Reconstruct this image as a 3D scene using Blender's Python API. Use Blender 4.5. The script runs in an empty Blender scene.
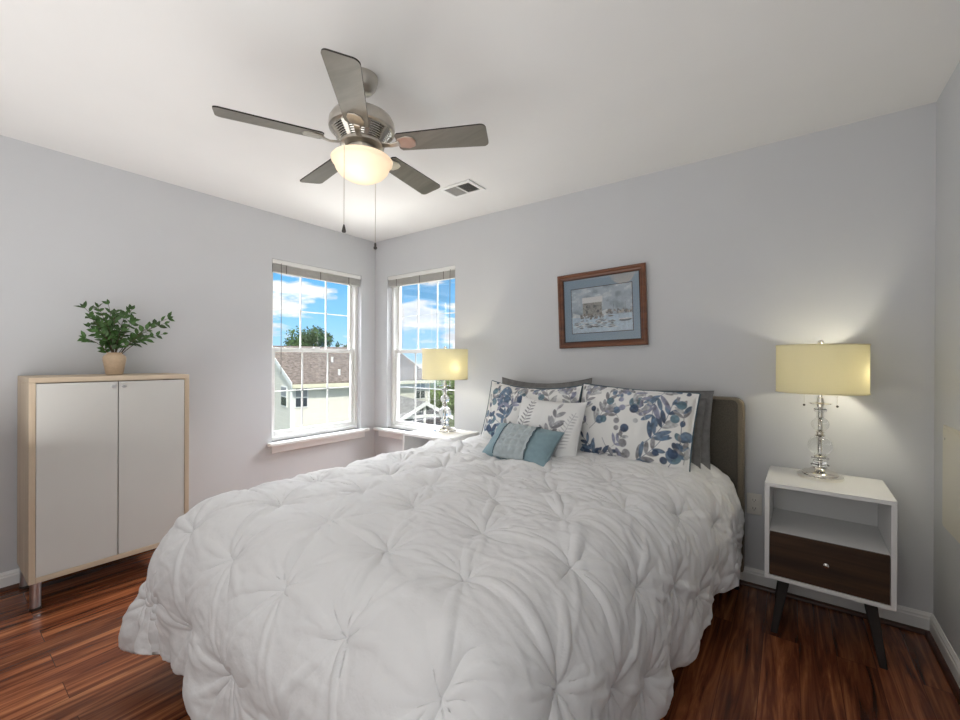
import bpy, math, random
import numpy as np
from mathutils import Vector, Matrix
SC = bpy.context.scene
COL = SC.collection
PI = math.pi
R = math.radians

# ------------------------------------------------------------------ camera
CAM = Vector((3.3887, -2.7736, 1.2519)); YAW, PITCH, ROLL, FPX = .6379, -.0014, .0045, 416.5
fwd = Vector((-math.sin(YAW)*math.cos(PITCH), math.cos(YAW)*math.cos(PITCH), math.sin(PITCH)))
rgt = Vector((math.cos(YAW), math.sin(YAW), 0)); upv = rgt.cross(fwd)
r2 = rgt*math.cos(ROLL)+upv*math.sin(ROLL); u2 = upv*math.cos(ROLL)-rgt*math.sin(ROLL)
cd = bpy.data.cameras.new('camera'); cam = bpy.data.objects.new('camera', cd); COL.objects.link(cam)
m = Matrix((r2, u2, -fwd)).transposed().to_4x4(); m.translation = CAM
cam.matrix_world = m
cd.sensor_width = 36; cd.lens = FPX/960*36; cd.clip_start = .02; cd.clip_end = 500
SC.camera = cam

# ------------------------------------------------------------------ world: blue sky with cumulus, brighter overhead
w = bpy.data.worlds.new('sky'); SC.world = w; w.use_nodes = True
nt = w.node_tree; nt.nodes.clear()
def N(t, typ, **kw):
    n = t.nodes.new(typ)
    for k, v in kw.items():
        if k.startswith('i_'):
            key = k[2:]
            n.inputs[int(key) if key.isdigit() else key.replace('_', ' ')].default_value = v
        else: setattr(n, k, v)
    return n
def ramp(t, stops, interp='LINEAR'):
    n = t.nodes.new('ShaderNodeValToRGB'); n.color_ramp.interpolation = interp
    el = n.color_ramp.elements
    while len(el) < len(stops): el.new(.5)
    for e, (p, c) in zip(el, stops):
        e.position = p; e.color = (*c, 1) if len(c) == 3 else c
    return n
L_ = nt.links.new
tc = N(nt, 'ShaderNodeTexCoord'); sp = N(nt, 'ShaderNodeSeparateXYZ'); L_(tc.outputs['Generated'], sp.inputs[0])
grad = ramp(nt, [(0, (.42, .68, .90)), (.08, (.27, .58, .88)), (.18, (.13, .43, .80)), (.35, (.12, .38, .76)), (1, (.10, .3, .65))])
L_(sp.outputs['Z'], grad.inputs[0])
mp = N(nt, 'ShaderNodeMapping'); mp.inputs['Scale'].default_value = (1, 1, 3.4); mp.inputs['Location'].default_value = (3.3, .4, .12)
L_(tc.outputs['Generated'], mp.inputs[0])
cn = N(nt, 'ShaderNodeTexNoise', i_Scale=4.4, i_Detail=9.0, i_Roughness=.52); L_(mp.outputs[0], cn.inputs['Vector'])
cr = ramp(nt, [(.485, (0, 0, 0)), (.535, (1, 1, 1))]); L_(cn.outputs[0], cr.inputs[0])
cn2 = N(nt, 'ShaderNodeTexNoise', i_Scale=9.0, i_Detail=5.0); L_(mp.outputs[0], cn2.inputs['Vector'])
cc = ramp(nt, [(.35, (.62, .66, .72)), (.6, (.93, .94, .95))]); L_(cn2.outputs[0], cc.inputs[0])
mx = N(nt, 'ShaderNodeMix', data_type='RGBA'); L_(cr.outputs[0], mx.inputs[0]); L_(grad.outputs[0], mx.inputs[6]); L_(cc.outputs[0], mx.inputs[7])
# sky brightened above the view, added to light the room through the windows
st = N(nt, 'ShaderNodeMapRange', i_1=.26, i_2=.5, i_3=0.0, i_4=.6); st.interpolation_type = 'SMOOTHSTEP'; L_(sp.outputs['Z'], st.inputs[0])
mx2 = N(nt, 'ShaderNodeMix', data_type='RGBA'); L_(st.outputs[0], mx2.inputs[0]); L_(mx.outputs[2], mx2.inputs[6]); mx2.inputs[7].default_value = (1.5, 1.55, 1.62, 1)
bg = N(nt, 'ShaderNodeBackground'); L_(mx2.outputs[2], bg.inputs[0]); bg.inputs[1].default_value = 1.0
L_(bg.outputs[0], N(nt, 'ShaderNodeOutputWorld').inputs[0])

# ------------------------------------------------------------------ sun, large soft lights, exposure
def light(name, typ, loc, energy, color=(1, 1, 1), **kw):
    d = bpy.data.lights.new(name, typ); d.energy = energy; d.color = color
    rot = kw.pop('rot', None)
    for k, v in kw.items(): setattr(d, k, v)
    o = bpy.data.objects.new(name, d); COL.objects.link(o); o.location = loc
    if rot: o.rotation_euler = rot
    return o
sun = light('sun', 'SUN', (8, -8, 12), 3.0, (1, .96, .88), angle=R(.6))
sun.rotation_euler = Vector((-.62, .38, -.75)).to_track_quat('-Z', 'Y').to_euler()
def aimed(name, loc, target, energy, color, sx, sy):
    o = light(name, 'AREA', loc, energy, color, shape='RECTANGLE', size=sx, size_y=sy)
    o.rotation_euler = (Vector(target)-Vector(loc)).to_track_quat('-Z', 'Y').to_euler(); return o
aimed('left_window_fill', (-1.25, -.62, 3.35), (.9, -.75, .8), 600, (.95, .975, 1), 1.8, 1.7)  # area lamp added outside, above the view, boosting daylight through the left window
aimed('bed_wall_window_fill', (.62, 1.25, 3.35), (.95, -.9, .8), 600, (.95, .975, 1), 1.8, 1.7)  # unseen lamp added outside the bed wall window to strengthen its daylight
aimed('left_upward_fill', (-2.3, -.62, -.62), (1.5, -1.0, 2.3), 110, (1, .985, .95), 1.8, 1.4)  # lamp added below the sill, out of view, imitating ground bounce on the ceiling
aimed('bed_wall_upward_fill', (.62, 2.3, -.62), (1.1, -1.5, 2.3), 110, (1, .985, .95), 1.8, 1.4)  # second added upward lamp, hidden below the bed wall window, imitates ground bounce
light('rear_fill', 'AREA', (2.85, -3.72, 1.35), 11, (1, .985, .96), shape='RECTANGLE', size=1.7, size_y=2.0, rot=(R(90), 0, R(42)))  # fill lamp added behind the viewer; that wall has no window
light('ceiling_fill', 'AREA', (2.1, -3.1, .95), 22, (1, .985, .96), shape='RECTANGLE', size=3.2, size_y=1.3, rot=(R(180-12), 0, 0))  # upward lamp added behind the viewer to brighten the ceiling
SC.view_settings.view_transform = 'Standard'; SC.view_settings.look = 'None'
SC.view_settings.exposure = 0.42; SC.view_settings.gamma = 1.0; SC.view_settings.use_curve_mapping = False

# ------------------------------------------------------------------ materials
def mat(name, color, rough=.5, metal=0.0, bump=None, noise=None, coat=0.0, sheen=0.0, trans=0.0, ior=1.45, spec=None):
    """bump=(scale,strength,dist) ; noise=(scale, amount) colour variation"""
    m = bpy.data.materials.new(name); m.use_nodes = True
    t = m.node_tree; b = t.nodes['Principled BSDF']
    b.inputs['Base Color'].default_value = (*color, 1); b.inputs['Roughness'].default_value = rough
    b.inputs['Metallic'].default_value = metal; b.inputs['Coat Weight'].default_value = coat
    b.inputs['Sheen Weight'].default_value = sheen; b.inputs['Transmission Weight'].default_value = trans; b.inputs['IOR'].default_value = ior
    if spec is not None: b.inputs['Specular IOR Level'].default_value = spec
    tc = t.nodes.new('ShaderNodeTexCoord')
    nz = N(t, 'ShaderNodeTexNoise', i_Scale=(noise or (8, .04))[0], i_Detail=4.0)
    t.links.new(tc.outputs['Object'], nz.inputs['Vector'])
    a = (noise or (8, .03))[1]
    rp = ramp(t, [(.3, tuple(max(0, c*(1-a)) for c in color)), (.7, tuple(min(1, c*(1+a)) for c in color))])
    t.links.new(nz.outputs[0], rp.inputs[0]); t.links.new(rp.outputs[0], b.inputs['Base Color'])
    if bump:
        bn = N(t, 'ShaderNodeTexNoise', i_Scale=bump[0], i_Detail=3.0); t.links.new(tc.outputs['Object'], bn.inputs['Vector'])
        bp = N(t, 'ShaderNodeBump', i_Strength=bump[1], i_Distance=bump[2]); t.links.new(bn.outputs[0], bp.inputs['Height']); t.links.new(bp.outputs[0], b.inputs['Normal'])
    return m
def attr_mat(name, rough=.85, sheen=.1, bump=None):
    m = mat(name, (.8, .8, .8), rough, sheen=sheen, bump=bump)
    t = m.node_tree; a = N(t, 'ShaderNodeAttribute', attribute_name='paint')
    t.links.new(a.outputs['Color'], t.nodes['Principled BSDF'].inputs['Base Color'])
    return m
def wood(name, c0, c1, rough=.4, axis='Z', scale=1.0, coat=0.0):
    m = mat(name, c0, rough, coat=coat); t = m.node_tree; b = t.nodes['Principled BSDF']
    tc = t.nodes.new('ShaderNodeTexCoord'); mp = t.nodes.new('ShaderNodeMapping')
    s = {'X': (1.2, 22, 22), 'Y': (22, 1.2, 22), 'Z': (22, 22, 1.2)}[axis]; mp.inputs['Scale'].default_value = tuple(v*scale for v in s)
    t.links.new(tc.outputs['Object'], mp.inputs[0])
    nz = N(t, 'ShaderNodeTexNoise', i_Scale=1.0, i_Detail=6.0, i_Roughness=.6, i_Distortion=.6); t.links.new(mp.outputs[0], nz.inputs['Vector'])
    rp = ramp(t, [(.32, c0), (.68, c1)]); t.links.new(nz.outputs[0], rp.inputs[0]); t.links.new(rp.outputs[0], b.inputs['Base Color'])
    return m
M = {}
M['wall'] = mat('wall_paint', (.62, .63, .648), .9, bump=(160, .12, .002), noise=(3, .01), spec=.25)
M['ceiling'] = mat('ceiling_paint', (.80, .795, .785), .95, bump=(120, .1, .002), noise=(3, .01), spec=.2)
M['trim'] = mat('white_trim', (.82, .82, .81), .35, noise=(5, .01))
M['vinyl'] = mat('white_vinyl', (.80, .80, .78), .4, noise=(5, .01))
M['blind'] = mat('blind_slats', (.50, .49, .47), .5, noise=(20, .06))
M['cord'] = mat('grey_cord', (.22, .21, .20), .6)
M['shoe'] = wood('shoe_wood', (.045, .014, .008), (.09, .03, .015), .35, 'X')
M['birch'] = wood('birch_veneer', (.53, .42, .30), (.64, .53, .40), .5, 'Z')
M['birch_y'] = wood('birch_veneer_long', (.53, .42, .30), (.64, .53, .40), .5, 'Y')
M['greige'] = mat('cream_laminate', (.635, .63, .60), .4, noise=(4, .015))
M['gap'] = mat('dark_gap', (.03, .03, .03), .8)
M['brushed'] = mat('brushed_aluminium', (.62, .62, .63), .32, 1.0, noise=(30, .08))
M['nickel'] = mat('brushed_nickel', (.52, .49, .44), .28, 1.0, noise=(30, .08))
M['chrome'] = mat('polished_chrome', (.78, .76, .72), .12, 1.0)
M['steel_dark'] = mat('dark_metal', (.08, .075, .07), .35, .9)
M['walnut'] = wood('walnut_front', (.028, .014, .007), (.085, .042, .02), .45, 'X')
M['dark_wood'] = wood('dark_leg_wood', (.010, .007, .005), (.020, .012, .009), .6, 'Z')
M['ns_white'] = mat('white_lacquer', (.80, .80, .79), .25, noise=(4, .01))
M['headboard'] = mat('olive_grey_fabric', (.085, .075, .06), .95, bump=(700, .6, .003), noise=(260, .3), sheen=.2)
M['head_side'] = mat('tan_fabric_edge', (.19, .16, .115), .95, bump=(700, .5, .003), noise=(260, .2), sheen=.2)
M['black'] = mat('black_fabric', (.008, .008, .008), .8)
M['cotton'] = mat('white_cotton', (.74, .74, .745), .9, bump=(900, .15, .001), noise=(6, .01), sheen=.15)
M['pintuck'] = mat('pintuck_cotton', (.75, .75, .755), .85, bump=(38, .22, .010), noise=(6, .008), sheen=.1)
M['mattress'] = mat('mattress_ticking', (.6, .6, .6), .9)
M['grey_cloth'] = mat('grey_cotton', (.20, .197, .195), .9, bump=(60, .35, .01), noise=(30, .15), sheen=.2)
M['blue_cloth'] = mat('slate_blue_cotton', (.235, .345, .39), .9, bump=(500, .3, .002), noise=(40, .07), sheen=.2)
M['blue_pale'] = mat('pale_blue_band', (.43, .49, .51), .9, bump=(500, .3, .002), noise=(40, .1), sheen=.2)
M['piping'] = mat('dark_blue_piping', (.06, .10, .13), .8)
M['piping_l'] = mat('pale_piping', (.42, .50, .53), .8)
M['print'] = attr_mat('printed_cotton', bump=(400, .2, .002))
M['art'] = attr_mat('watercolour_paper', .8, 0)
M['matboard'] = mat('blue_matboard', (.265, .395, .51), .9, noise=(200, .04))
M['matline'] = mat('dark_mat_line', (.03, .02, .03), .8)
M['frame'] = wood('cherry_frame', (.09, .03, .014), (.20, .072, .03), .3, 'X', coat=.3)
M['frame_in'] = wood('dark_frame_lip', (.02, .008, .005), (.05, .018, .01), .3, 'X')
M['blade'] = wood('fan_blade_underside', (.14, .13, .105), (.20, .185, .155), .35, 'X')
M['blade_edge'] = mat('fan_blade_edge', (.018, .012, .010), .4)
M['vase'] = mat('sand_ceramic', (.55, .41, .28), .55, noise=(60, .07), bump=(120, .1, .002))
M['stem'] = mat('brown_stem', (.07, .045, .025), .7)
M['leaf'] = mat('green_leaf', (.055, .125, .030), .45, noise=(26, .65))
M['plate'] = mat('white_plastic', (.72, .70, .65), .35)
M['panel'] = mat('cream_painted_metal', (.70, .67, .585), .45, noise=(3, .01))
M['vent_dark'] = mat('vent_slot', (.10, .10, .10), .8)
M['bulb_base'] = mat('brass_socket', (.4, .3, .15), .3, 1.0)
M['siding'] = mat('cream_siding', (.74, .715, .63), .7)
t = M['siding'].node_tree; tcs = t.nodes.new('ShaderNodeTexCoord'); wv = N(t, 'ShaderNodeTexWave', wave_type='BANDS', bands_direction='Z', wave_profile='SAW', i_Scale=1.6)
t.links.new(tcs.outputs['Object'], wv.inputs['Vector']); bpn = N(t, 'ShaderNodeBump', i_Strength=.5, i_Distance=.02)
t.links.new(wv.outputs[1], bpn.inputs['Height']); t.links.new(bpn.outputs[0], t.nodes['Principled BSDF'].inputs['Normal'])
M['shingle'] = mat('brown_shingles', (.165, .135, .115), .95, noise=(9, .45), bump=(25, .5, .02))
M['shingle_g'] = mat('grey_shingles', (.28, .27, .26), .95, noise=(9, .35), bump=(25, .5, .02))
M['gutter'] = mat('cream_gutter', (.62, .60, .45), .5)
M['out_white'] = mat('outdoor_white', (.75, .75, .72), .6)
M['out_glass'] = mat('dark_window_glass', (.05, .06, .07), .1)
M['out_shade'] = mat('grey_shutter_sash', (.28, .29, .30), .5)
M['shed_shaded'] = mat('shaded_gable', (.045, .055, .065), .8, noise=(3, .3))  # shade inside the open gable put into the wall colour
M['tree_leaf'] = mat('tree_leaves', (.075, .13, .045), .8, noise=(1.6, .65))
M['tree_leaf2'] = mat('bright_tree_leaves', (.16, .24, .06), .8, noise=(1.6, .6))
M['bark'] = mat('tree_bark', (.06, .045, .035), .9)
M['lawn'] = mat('lawn_grass', (.09, .11, .05), .95, noise=(.8, .3))
# floor: reddish laminate planks running along y
def floor_mat():
    m = mat('cherry_laminate', (.2, .07, .03), .27); t = m.node_tree; b = t.nodes['Principled BSDF']; lk = t.links.new
    tc = t.nodes.new('ShaderNodeTexCoord'); s = N(t, 'ShaderNodeSeparateXYZ'); lk(tc.outputs['Object'], s.inputs[0])
    cb = N(t, 'ShaderNodeCombineXYZ'); lk(s.outputs['Y'], cb.inputs[0]); lk(s.outputs['X'], cb.inputs[1])
    br = N(t, 'ShaderNodeTexBrick', offset=.37, i_Scale=1.0); lk(cb.outputs[0], br.inputs['Vector'])
    br.inputs['Brick Width'].default_value = 1.22; br.inputs['Row Height'].default_value = .127; br.inputs['Mortar Size'].default_value = .0012
    br.inputs['Color1'].default_value = (0, 0, 0, 1); br.inputs['Color2'].default_value = (1, 1, 1, 1); br.inputs['Mortar'].default_value = (.5, .5, .5, 1); br.inputs['Bias'].default_value = 0
    off = N(t, 'ShaderNodeVectorMath', operation='MULTIPLY'); lk(br.outputs[0], off.inputs[0]); off.inputs[1].default_value = (7, 13, 3)
    ad = N(t, 'ShaderNodeVectorMath', operation='ADD'); lk(tc.outputs['Object'], ad.inputs[0]); lk(off.outputs[0], ad.inputs[1])
    mp = t.nodes.new('ShaderNodeMapping'); mp.inputs['Scale'].default_value = (26, 1.5, 1); lk(ad.outputs[0], mp.inputs[0])
    n1 = N(t, 'ShaderNodeTexNoise', i_Scale=1.0, i_Detail=7.0, i_Roughness=.62, i_Distortion=1.1); lk(mp.outputs[0], n1.inputs['Vector'])
    rp = ramp(t, [(.30, (.034, .010, .005)), (.45, (.135, .038, .016)), (.58, (.26, .085, .033)), (.75, (.50, .205, .083))]); lk(n1.outputs[0], rp.inputs[0])
    hv = N(t, 'ShaderNodeMapRange', i_1=0.0, i_2=1.0, i_3=.72, i_4=1.28); lk(br.outputs[0], hv.inputs[0])
    mu = N(t, 'ShaderNodeVectorMath', operation='SCALE'); lk(rp.outputs[0], mu.inputs[0]); lk(hv.outputs[0], mu.inputs['Scale'])
    mm = N(t, 'ShaderNodeMix', data_type='RGBA'); lk(br.outputs['Fac'], mm.inputs[0]); lk(mu.outputs[0], mm.inputs[6]); mm.inputs[7].default_value = (.07, .022, .010, 1)
    lk(mm.outputs[2], b.inputs['Base Color'])
    bp = N(t, 'ShaderNodeBump', i_Strength=.08, i_Distance=.002); lk(n1.outputs[0], bp.inputs['Height']); lk(bp.outputs[0], b.inputs['Normal'])
    return m
M['floor'] = floor_mat()
def clear_glass(name, tint=(1, 1, 1), glossy=1.0):
    m = bpy.data.materials.new(name); m.use_nodes = True; t = m.node_tree; t.nodes.clear()
    tr = N(t, 'ShaderNodeBsdfTransparent'); tr.inputs[0].default_value = (*tint, 1)
    gl = N(t, 'ShaderNodeBsdfGlossy'); gl.inputs['Roughness'].default_value = .01
    fr = N(t, 'ShaderNodeFresnel', i_IOR=1.5); ml = N(t, 'ShaderNodeMath', operation='MULTIPLY', i_1=glossy); t.links.new(fr.outputs[0], ml.inputs[0])
    mi = N(t, 'ShaderNodeMixShader'); t.links.new(ml.outputs[0], mi.inputs[0]); t.links.new(tr.outputs[0], mi.inputs[1]); t.links.new(gl.outputs[0], mi.inputs[2])
    t.links.new(mi.outputs[0], N(t, 'ShaderNodeOutputMaterial').inputs[0]); return m
M['glass'] = clear_glass('window_glass', glossy=.35); M['pic_glass'] = clear_glass('picture_glass', glossy=2.6)
M['crystal'] = mat('clear_crystal', (.93, .94, .94), .02, trans=1.0, ior=1.5)
def shade_mat(name, dif, tra, fac, emit=None):
    m = bpy.data.materials.new(name); m.use_nodes = True; t = m.node_tree; t.nodes.clear()
    d = N(t, 'ShaderNodeBsdfDiffuse'); d.inputs[0].default_value = (*dif, 1); r = N(t, 'ShaderNodeBsdfTranslucent'); r.inputs[0].default_value = (*tra, 1)
    tc = N(t, 'ShaderNodeTexCoord'); mp = N(t, 'ShaderNodeMapping'); mp.inputs['Scale'].default_value = (300, 300, 900); nz = N(t, 'ShaderNodeTexNoise', i_Scale=1.0)
    t.links.new(tc.outputs['Object'], mp.inputs[0]); t.links.new(mp.outputs[0], nz.inputs['Vector'])
    bp = N(t, 'ShaderNodeBump', i_Strength=.25, i_Distance=.002); t.links.new(nz.outputs[0], bp.inputs['Height']); t.links.new(bp.outputs[0], d.inputs['Normal'])
    mi = N(t, 'ShaderNodeMixShader', i_0=fac); t.links.new(d.outputs[0], mi.inputs[1]); t.links.new(r.outputs[0], mi.inputs[2]); out = mi.outputs[0]
    if emit:
        e = N(t, 'ShaderNodeEmission'); e.inputs[0].default_value = (*emit, 1); a = N(t, 'ShaderNodeAddShader'); t.links.new(out, a.inputs[0]); t.links.new(e.outputs[0], a.inputs[1]); out = a.outputs[0]
    t.links.new(out, N(t, 'ShaderNodeOutputMaterial').inputs[0]); return m
M['shade'] = shade_mat('linen_lampshade', (.82, .79, .66), (.86, .82, .63), .52)
M['bowl'] = shade_mat('frosted_bowl', (.76, .68, .59), (.84, .75, .64), .55, (.21, .16, .115))
def emis(name, c, s):
    m = bpy.data.materials.new(name); m.use_nodes = True; t = m.node_tree; t.nodes.clear(); e = N(t, 'ShaderNodeEmission', i_Strength=s); e.inputs[0].default_value = (*c, 1)
    t.links.new(e.outputs[0], N(t, 'ShaderNodeOutputMaterial').inputs[0]); return m
M['bulb'] = emis('lit_bulb', (1, .85, .6), 4)

# ------------------------------------------------------------------ mesh helpers
WORLD = {}
def wloc(o):
    v = Vector((0, 0, 0))
    while o is not None: v += Vector(o.location); o = o.parent
    return v
class MB:
    def __init__(s): s.v = []; s.f = []
    def add(s, vs, fs):
        n = len(s.v); s.v += [tuple(v) for v in vs]; s.f += [tuple(i+n for i in f) for f in fs]; return s
    def box(s, x0, x1, y0, y1, z0, z1):
        vs = [(x, y, z) for x in (x0, x1) for y in (y0, y1) for z in (z0, z1)]
        return s.add(vs, [(0, 1, 3, 2), (4, 6, 7, 5), (0, 4, 5, 1), (2, 3, 7, 6), (0, 2, 6, 4), (1, 5, 7, 3)])
    def hexa(s, a, b):
        """a: 4 bottom points (ccw from above), b: 4 top points"""
        return s.add(list(a)+list(b), [(3, 2, 1, 0), (4, 5, 6, 7)]+[(i, (i+1) % 4, (i+1) % 4+4, i+4) for i in range(4)])
    def lathe(s, prof, c=(0, 0, 0), n=32, cap=True):
        cx, cy, cz = c; vs = []
        for r, z in prof:
            for k in range(n): vs.append((cx+r*math.cos(2*PI*k/n), cy+r*math.sin(2*PI*k/n), cz+z))
        fs = [(i*n+k, i*n+(k+1) % n, (i+1)*n+(k+1) % n, (i+1)*n+k) for i in range(len(prof)-1) for k in range(n)]
        if cap:
            if prof[0][0] > 1e-6: fs.append(tuple(range(n))[::-1])
            if prof[-1][0] > 1e-6: fs.append(tuple((len(prof)-1)*n+k for k in range(n)))
        return s.add(vs, fs)
    def tube(s, pts, r, n=8, closed=False, r1=None):
        pts = [Vector(p) for p in pts]; L = len(pts); vs = []; up = None
        for i, p in enumerate(pts):
            a = pts[(i-1) % L] if (closed or i > 0) else p; b = pts[(i+1) % L] if (closed or i < L-1) else p
            t = (b-a).normalized()
            if up is None: up = Vector((0, 0, 1)) if abs(t.z) < .9 else Vector((1, 0, 0))
            x = t.cross(up).normalized(); up = x.cross(t).normalized()
            rr = r if r1 is None else r+(r1-r)*i/(L-1)
            vs += [p+(x*math.cos(2*PI*k/n)+up*math.sin(2*PI*k/n))*rr for k in range(n)]
        fs = [(i*n+k, i*n+(k+1) % n, ((i+1) % L)*n+(k+1) % n, ((i+1) % L)*n+k) for i in range(L if closed else L-1) for k in range(n)]
        if not closed: fs += [tuple(range(n))[::-1], tuple((L-1)*n+k for k in range(n))]
        return s.add(vs, fs)
    def grid(s, P, flip=False):
        """P: array (a,b,3)"""
        a, b = P.shape[:2]; n = len(s.v); s.v += [tuple(p) for p in P.reshape(-1, 3).tolist()]
        for i in range(a-1):
            for j in range(b-1):
                q = (n+i*b+j, n+i*b+j+1, n+(i+1)*b+j+1, n+(i+1)*b+j); s.f.append(q[::-1] if flip else q)
        return s
    def build(s, name, material, parent=None, local=False, bevel=0, smooth=False, seg=2, angle=35):
        me = bpy.data.meshes.new(name); off = Vector((0, 0, 0)) if (local or parent is None) else wloc(parent)
        me.from_pydata([(v[0]-off.x, v[1]-off.y, v[2]-off.z) for v in s.v], [], s.f); me.update()
        me.materials.append(material)
        o = bpy.data.objects.new(name, me); COL.objects.link(o); o.parent = parent
        if smooth or bevel:
            me.polygons.foreach_set('use_smooth', [True]*len(me.polygons)); me.set_sharp_from_angle(angle=R(angle))
        if bevel:
            b = o.modifiers.new('bevel', 'BEVEL'); b.width = bevel; b.segments = seg; b.limit_method = 'ANGLE'; b.angle_limit = R(40)
        return o
def np_mesh(name, V, F, material, parent=None, paint=None, smooth=True):
    me = bpy.data.meshes.new(name); me.vertices.add(len(V)); me.vertices.foreach_set('co', V.astype(np.float32).ravel())
    me.loops.add(F.size); me.loops.foreach_set('vertex_index', F.astype(np.int32).ravel())
    me.polygons.add(len(F)); me.polygons.foreach_set('loop_start', np.arange(0, F.size, 4, dtype=np.int32)); me.update(calc_edges=True); me.validate()
    if smooth: me.polygons.foreach_set('use_smooth', [True]*len(me.polygons))
    if paint is not None:
        a = me.color_attributes.new('paint', 'FLOAT_COLOR', 'POINT'); c = np.ones((len(V), 4), np.float32); c[:, :3] = paint; a.data.foreach_set('color', c.ravel())
    me.materials.append(material); o = bpy.data.objects.new(name, me); COL.objects.link(o); o.parent = parent
    return o
def tag(o, label=None, cat=None, group=None, kind=None):
    if label: o['label'] = label
    if cat: o['category'] = cat
    if group: o['group'] = group
    if kind: o['kind'] = kind
    return o
def thing(name, label, cat, loc=(0, 0, 0), rot=(0, 0, 0), group=None):
    o = bpy.data.objects.new(name, None); COL.objects.link(o); o.location = loc; o.rotation_euler = rot
    return tag(o, label, cat, group)
def structure(mb, name, material, label=None, parent=None, **kw):
    o = mb.build(name, material, parent, **kw); o['kind'] = 'structure'
    if label: o['label'] = label
    return o
def copy_tree(o, parent=None):
    c = o.copy(); COL.objects.link(c); c.parent = parent
    for ch in list(o.children): copy_tree(ch, c)
    return c
def gridfaces(a, b, n0=0, flip=False):
    i, j = np.meshgrid(np.arange(a-1), np.arange(b-1), indexing='ij'); q = n0+i*b+j
    F = np.stack([q, q+1, q+b+1, q+b], -1).reshape(-1, 4)
    return F[:, ::-1] if flip else F
rng = np.random.default_rng(7)
def vnoise(x, y, seed, cell):
    """smooth value noise -1..1"""
    r = np.random.default_rng(seed).uniform(-1, 1, (97, 89)); x = x/cell+1000.3; y = y/cell+1000.7
    xi = np.floor(x).astype(int); yi = np.floor(y).astype(int); fx = x-xi; fy = y-yi; fx = fx*fx*(3-2*fx); fy = fy*fy*(3-2*fy)
    g = lambda a, b: r[a % 97, b % 89]
    return (g(xi, yi)*(1-fx)+g(xi+1, yi)*fx)*(1-fy)+(g(xi, yi+1)*(1-fx)+g(xi+1, yi+1)*fx)*fy
def sstep(a, b, x):
    t = np.clip((x-a)/(b-a), 0, 1); return t*t*(3-2*t)

# ------------------------------------------------------------------ room shell
RX, RY, H = 3.926, -3.9, 2.44
TH = .16
W1 = (-1.055, -.172, .565, 2.07)     # left wall opening: y0,y1,z0,z1
W2 = (.185, 1.06, .565, 2.07)        # bed wall opening: x0,x1,z0,z1
structure(MB().box(-TH, RX+TH, RY-TH, TH, -.1, 0), 'floor', M['floor'], 'glossy red-brown laminate plank floor')
structure(MB().box(-TH, RX+TH, RY-TH, TH, H, H+.12), 'ceiling', M['ceiling'], 'plain white painted ceiling')
b = MB(); b.box(-TH, 0, RY-TH, W1[0], 0, H); b.box(-TH, 0, W1[1], TH, 0, H); b.box(-TH, 0, W1[0], W1[1], 0, W1[2]); b.box(-TH, 0, W1[0], W1[1], W1[3], H)
structure(b, 'wall_left', M['wall'], 'pale grey wall behind the birch cabinet')
b = MB(); b.box(0, W2[0], 0, TH, 0, H); b.box(W2[1], RX+TH, 0, TH, 0, H); b.box(W2[0], W2[1], 0, TH, 0, W2[2]); b.box(W2[0], W2[1], 0, TH, W2[3], H)
structure(b, 'wall_back', M['wall'], 'pale grey wall behind the headboard')
structure(MB().box(RX, RX+TH, RY-TH, 0, 0, H), 'wall_right', M['wall'], 'pale grey wall beside the white nightstand')
structure(MB().box(0, RX, RY-TH, RY, 0, H), 'wall_front', M['wall'], 'pale grey wall behind the viewer')
def base_profile(z=.0):
    return [(0, 0), (.014, 0), (.014, .068), (.011, .074), (.011, .082), (.006, .090), (.004, .095), (0, .095)]
def baseboard(name, p0, p1, nrm):
    p0, p1, nrm = Vector(p0), Vector(p1), Vector(nrm); b = MB(); pr = base_profile(); k = len(pr)
    vs = [p+nrm*a+Vector((0, 0, z)) for p in (p0, p1) for a, z in pr]
    b.add(vs, [(i, (i+1) % k, k+(i+1) % k, k+i) for i in range(k)]+[tuple(range(k))[::-1], tuple(range(k, 2*k))])
    o = structure(b, name, M['trim'], 'white moulded baseboard along the ' + name.split('_')[1] + ' wall')
    q = MB(); sp = [(0, 0), (.019, 0), (.0185, .006), (.015, .013), (.009, .0175), (0, .019)]; k = len(sp)
    vs = [p+nrm*(.014+a)+Vector((0, 0, z)) for p in (p0, p1) for a, z in sp]
    q.add(vs, [(i, (i+1) % k, k+(i+1) % k, k+i) for i in range(k)]+[tuple(range(k))[::-1], tuple(range(k, 2*k))])
    s = q.build('shoe_molding', M['shoe'], o); s['label'] = 'dark red-brown quarter-round strip'
baseboard('baseboard_left', (0, RY, 0), (0, 0, 0), (1, 0, 0))
baseboard('baseboard_back', (0, 0, 0), (RX, 0, 0), (0, -1, 0))
baseboard('baseboard_right', (RX, RY, 0), (RX, 0, 0), (-1, 0, 0))

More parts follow.
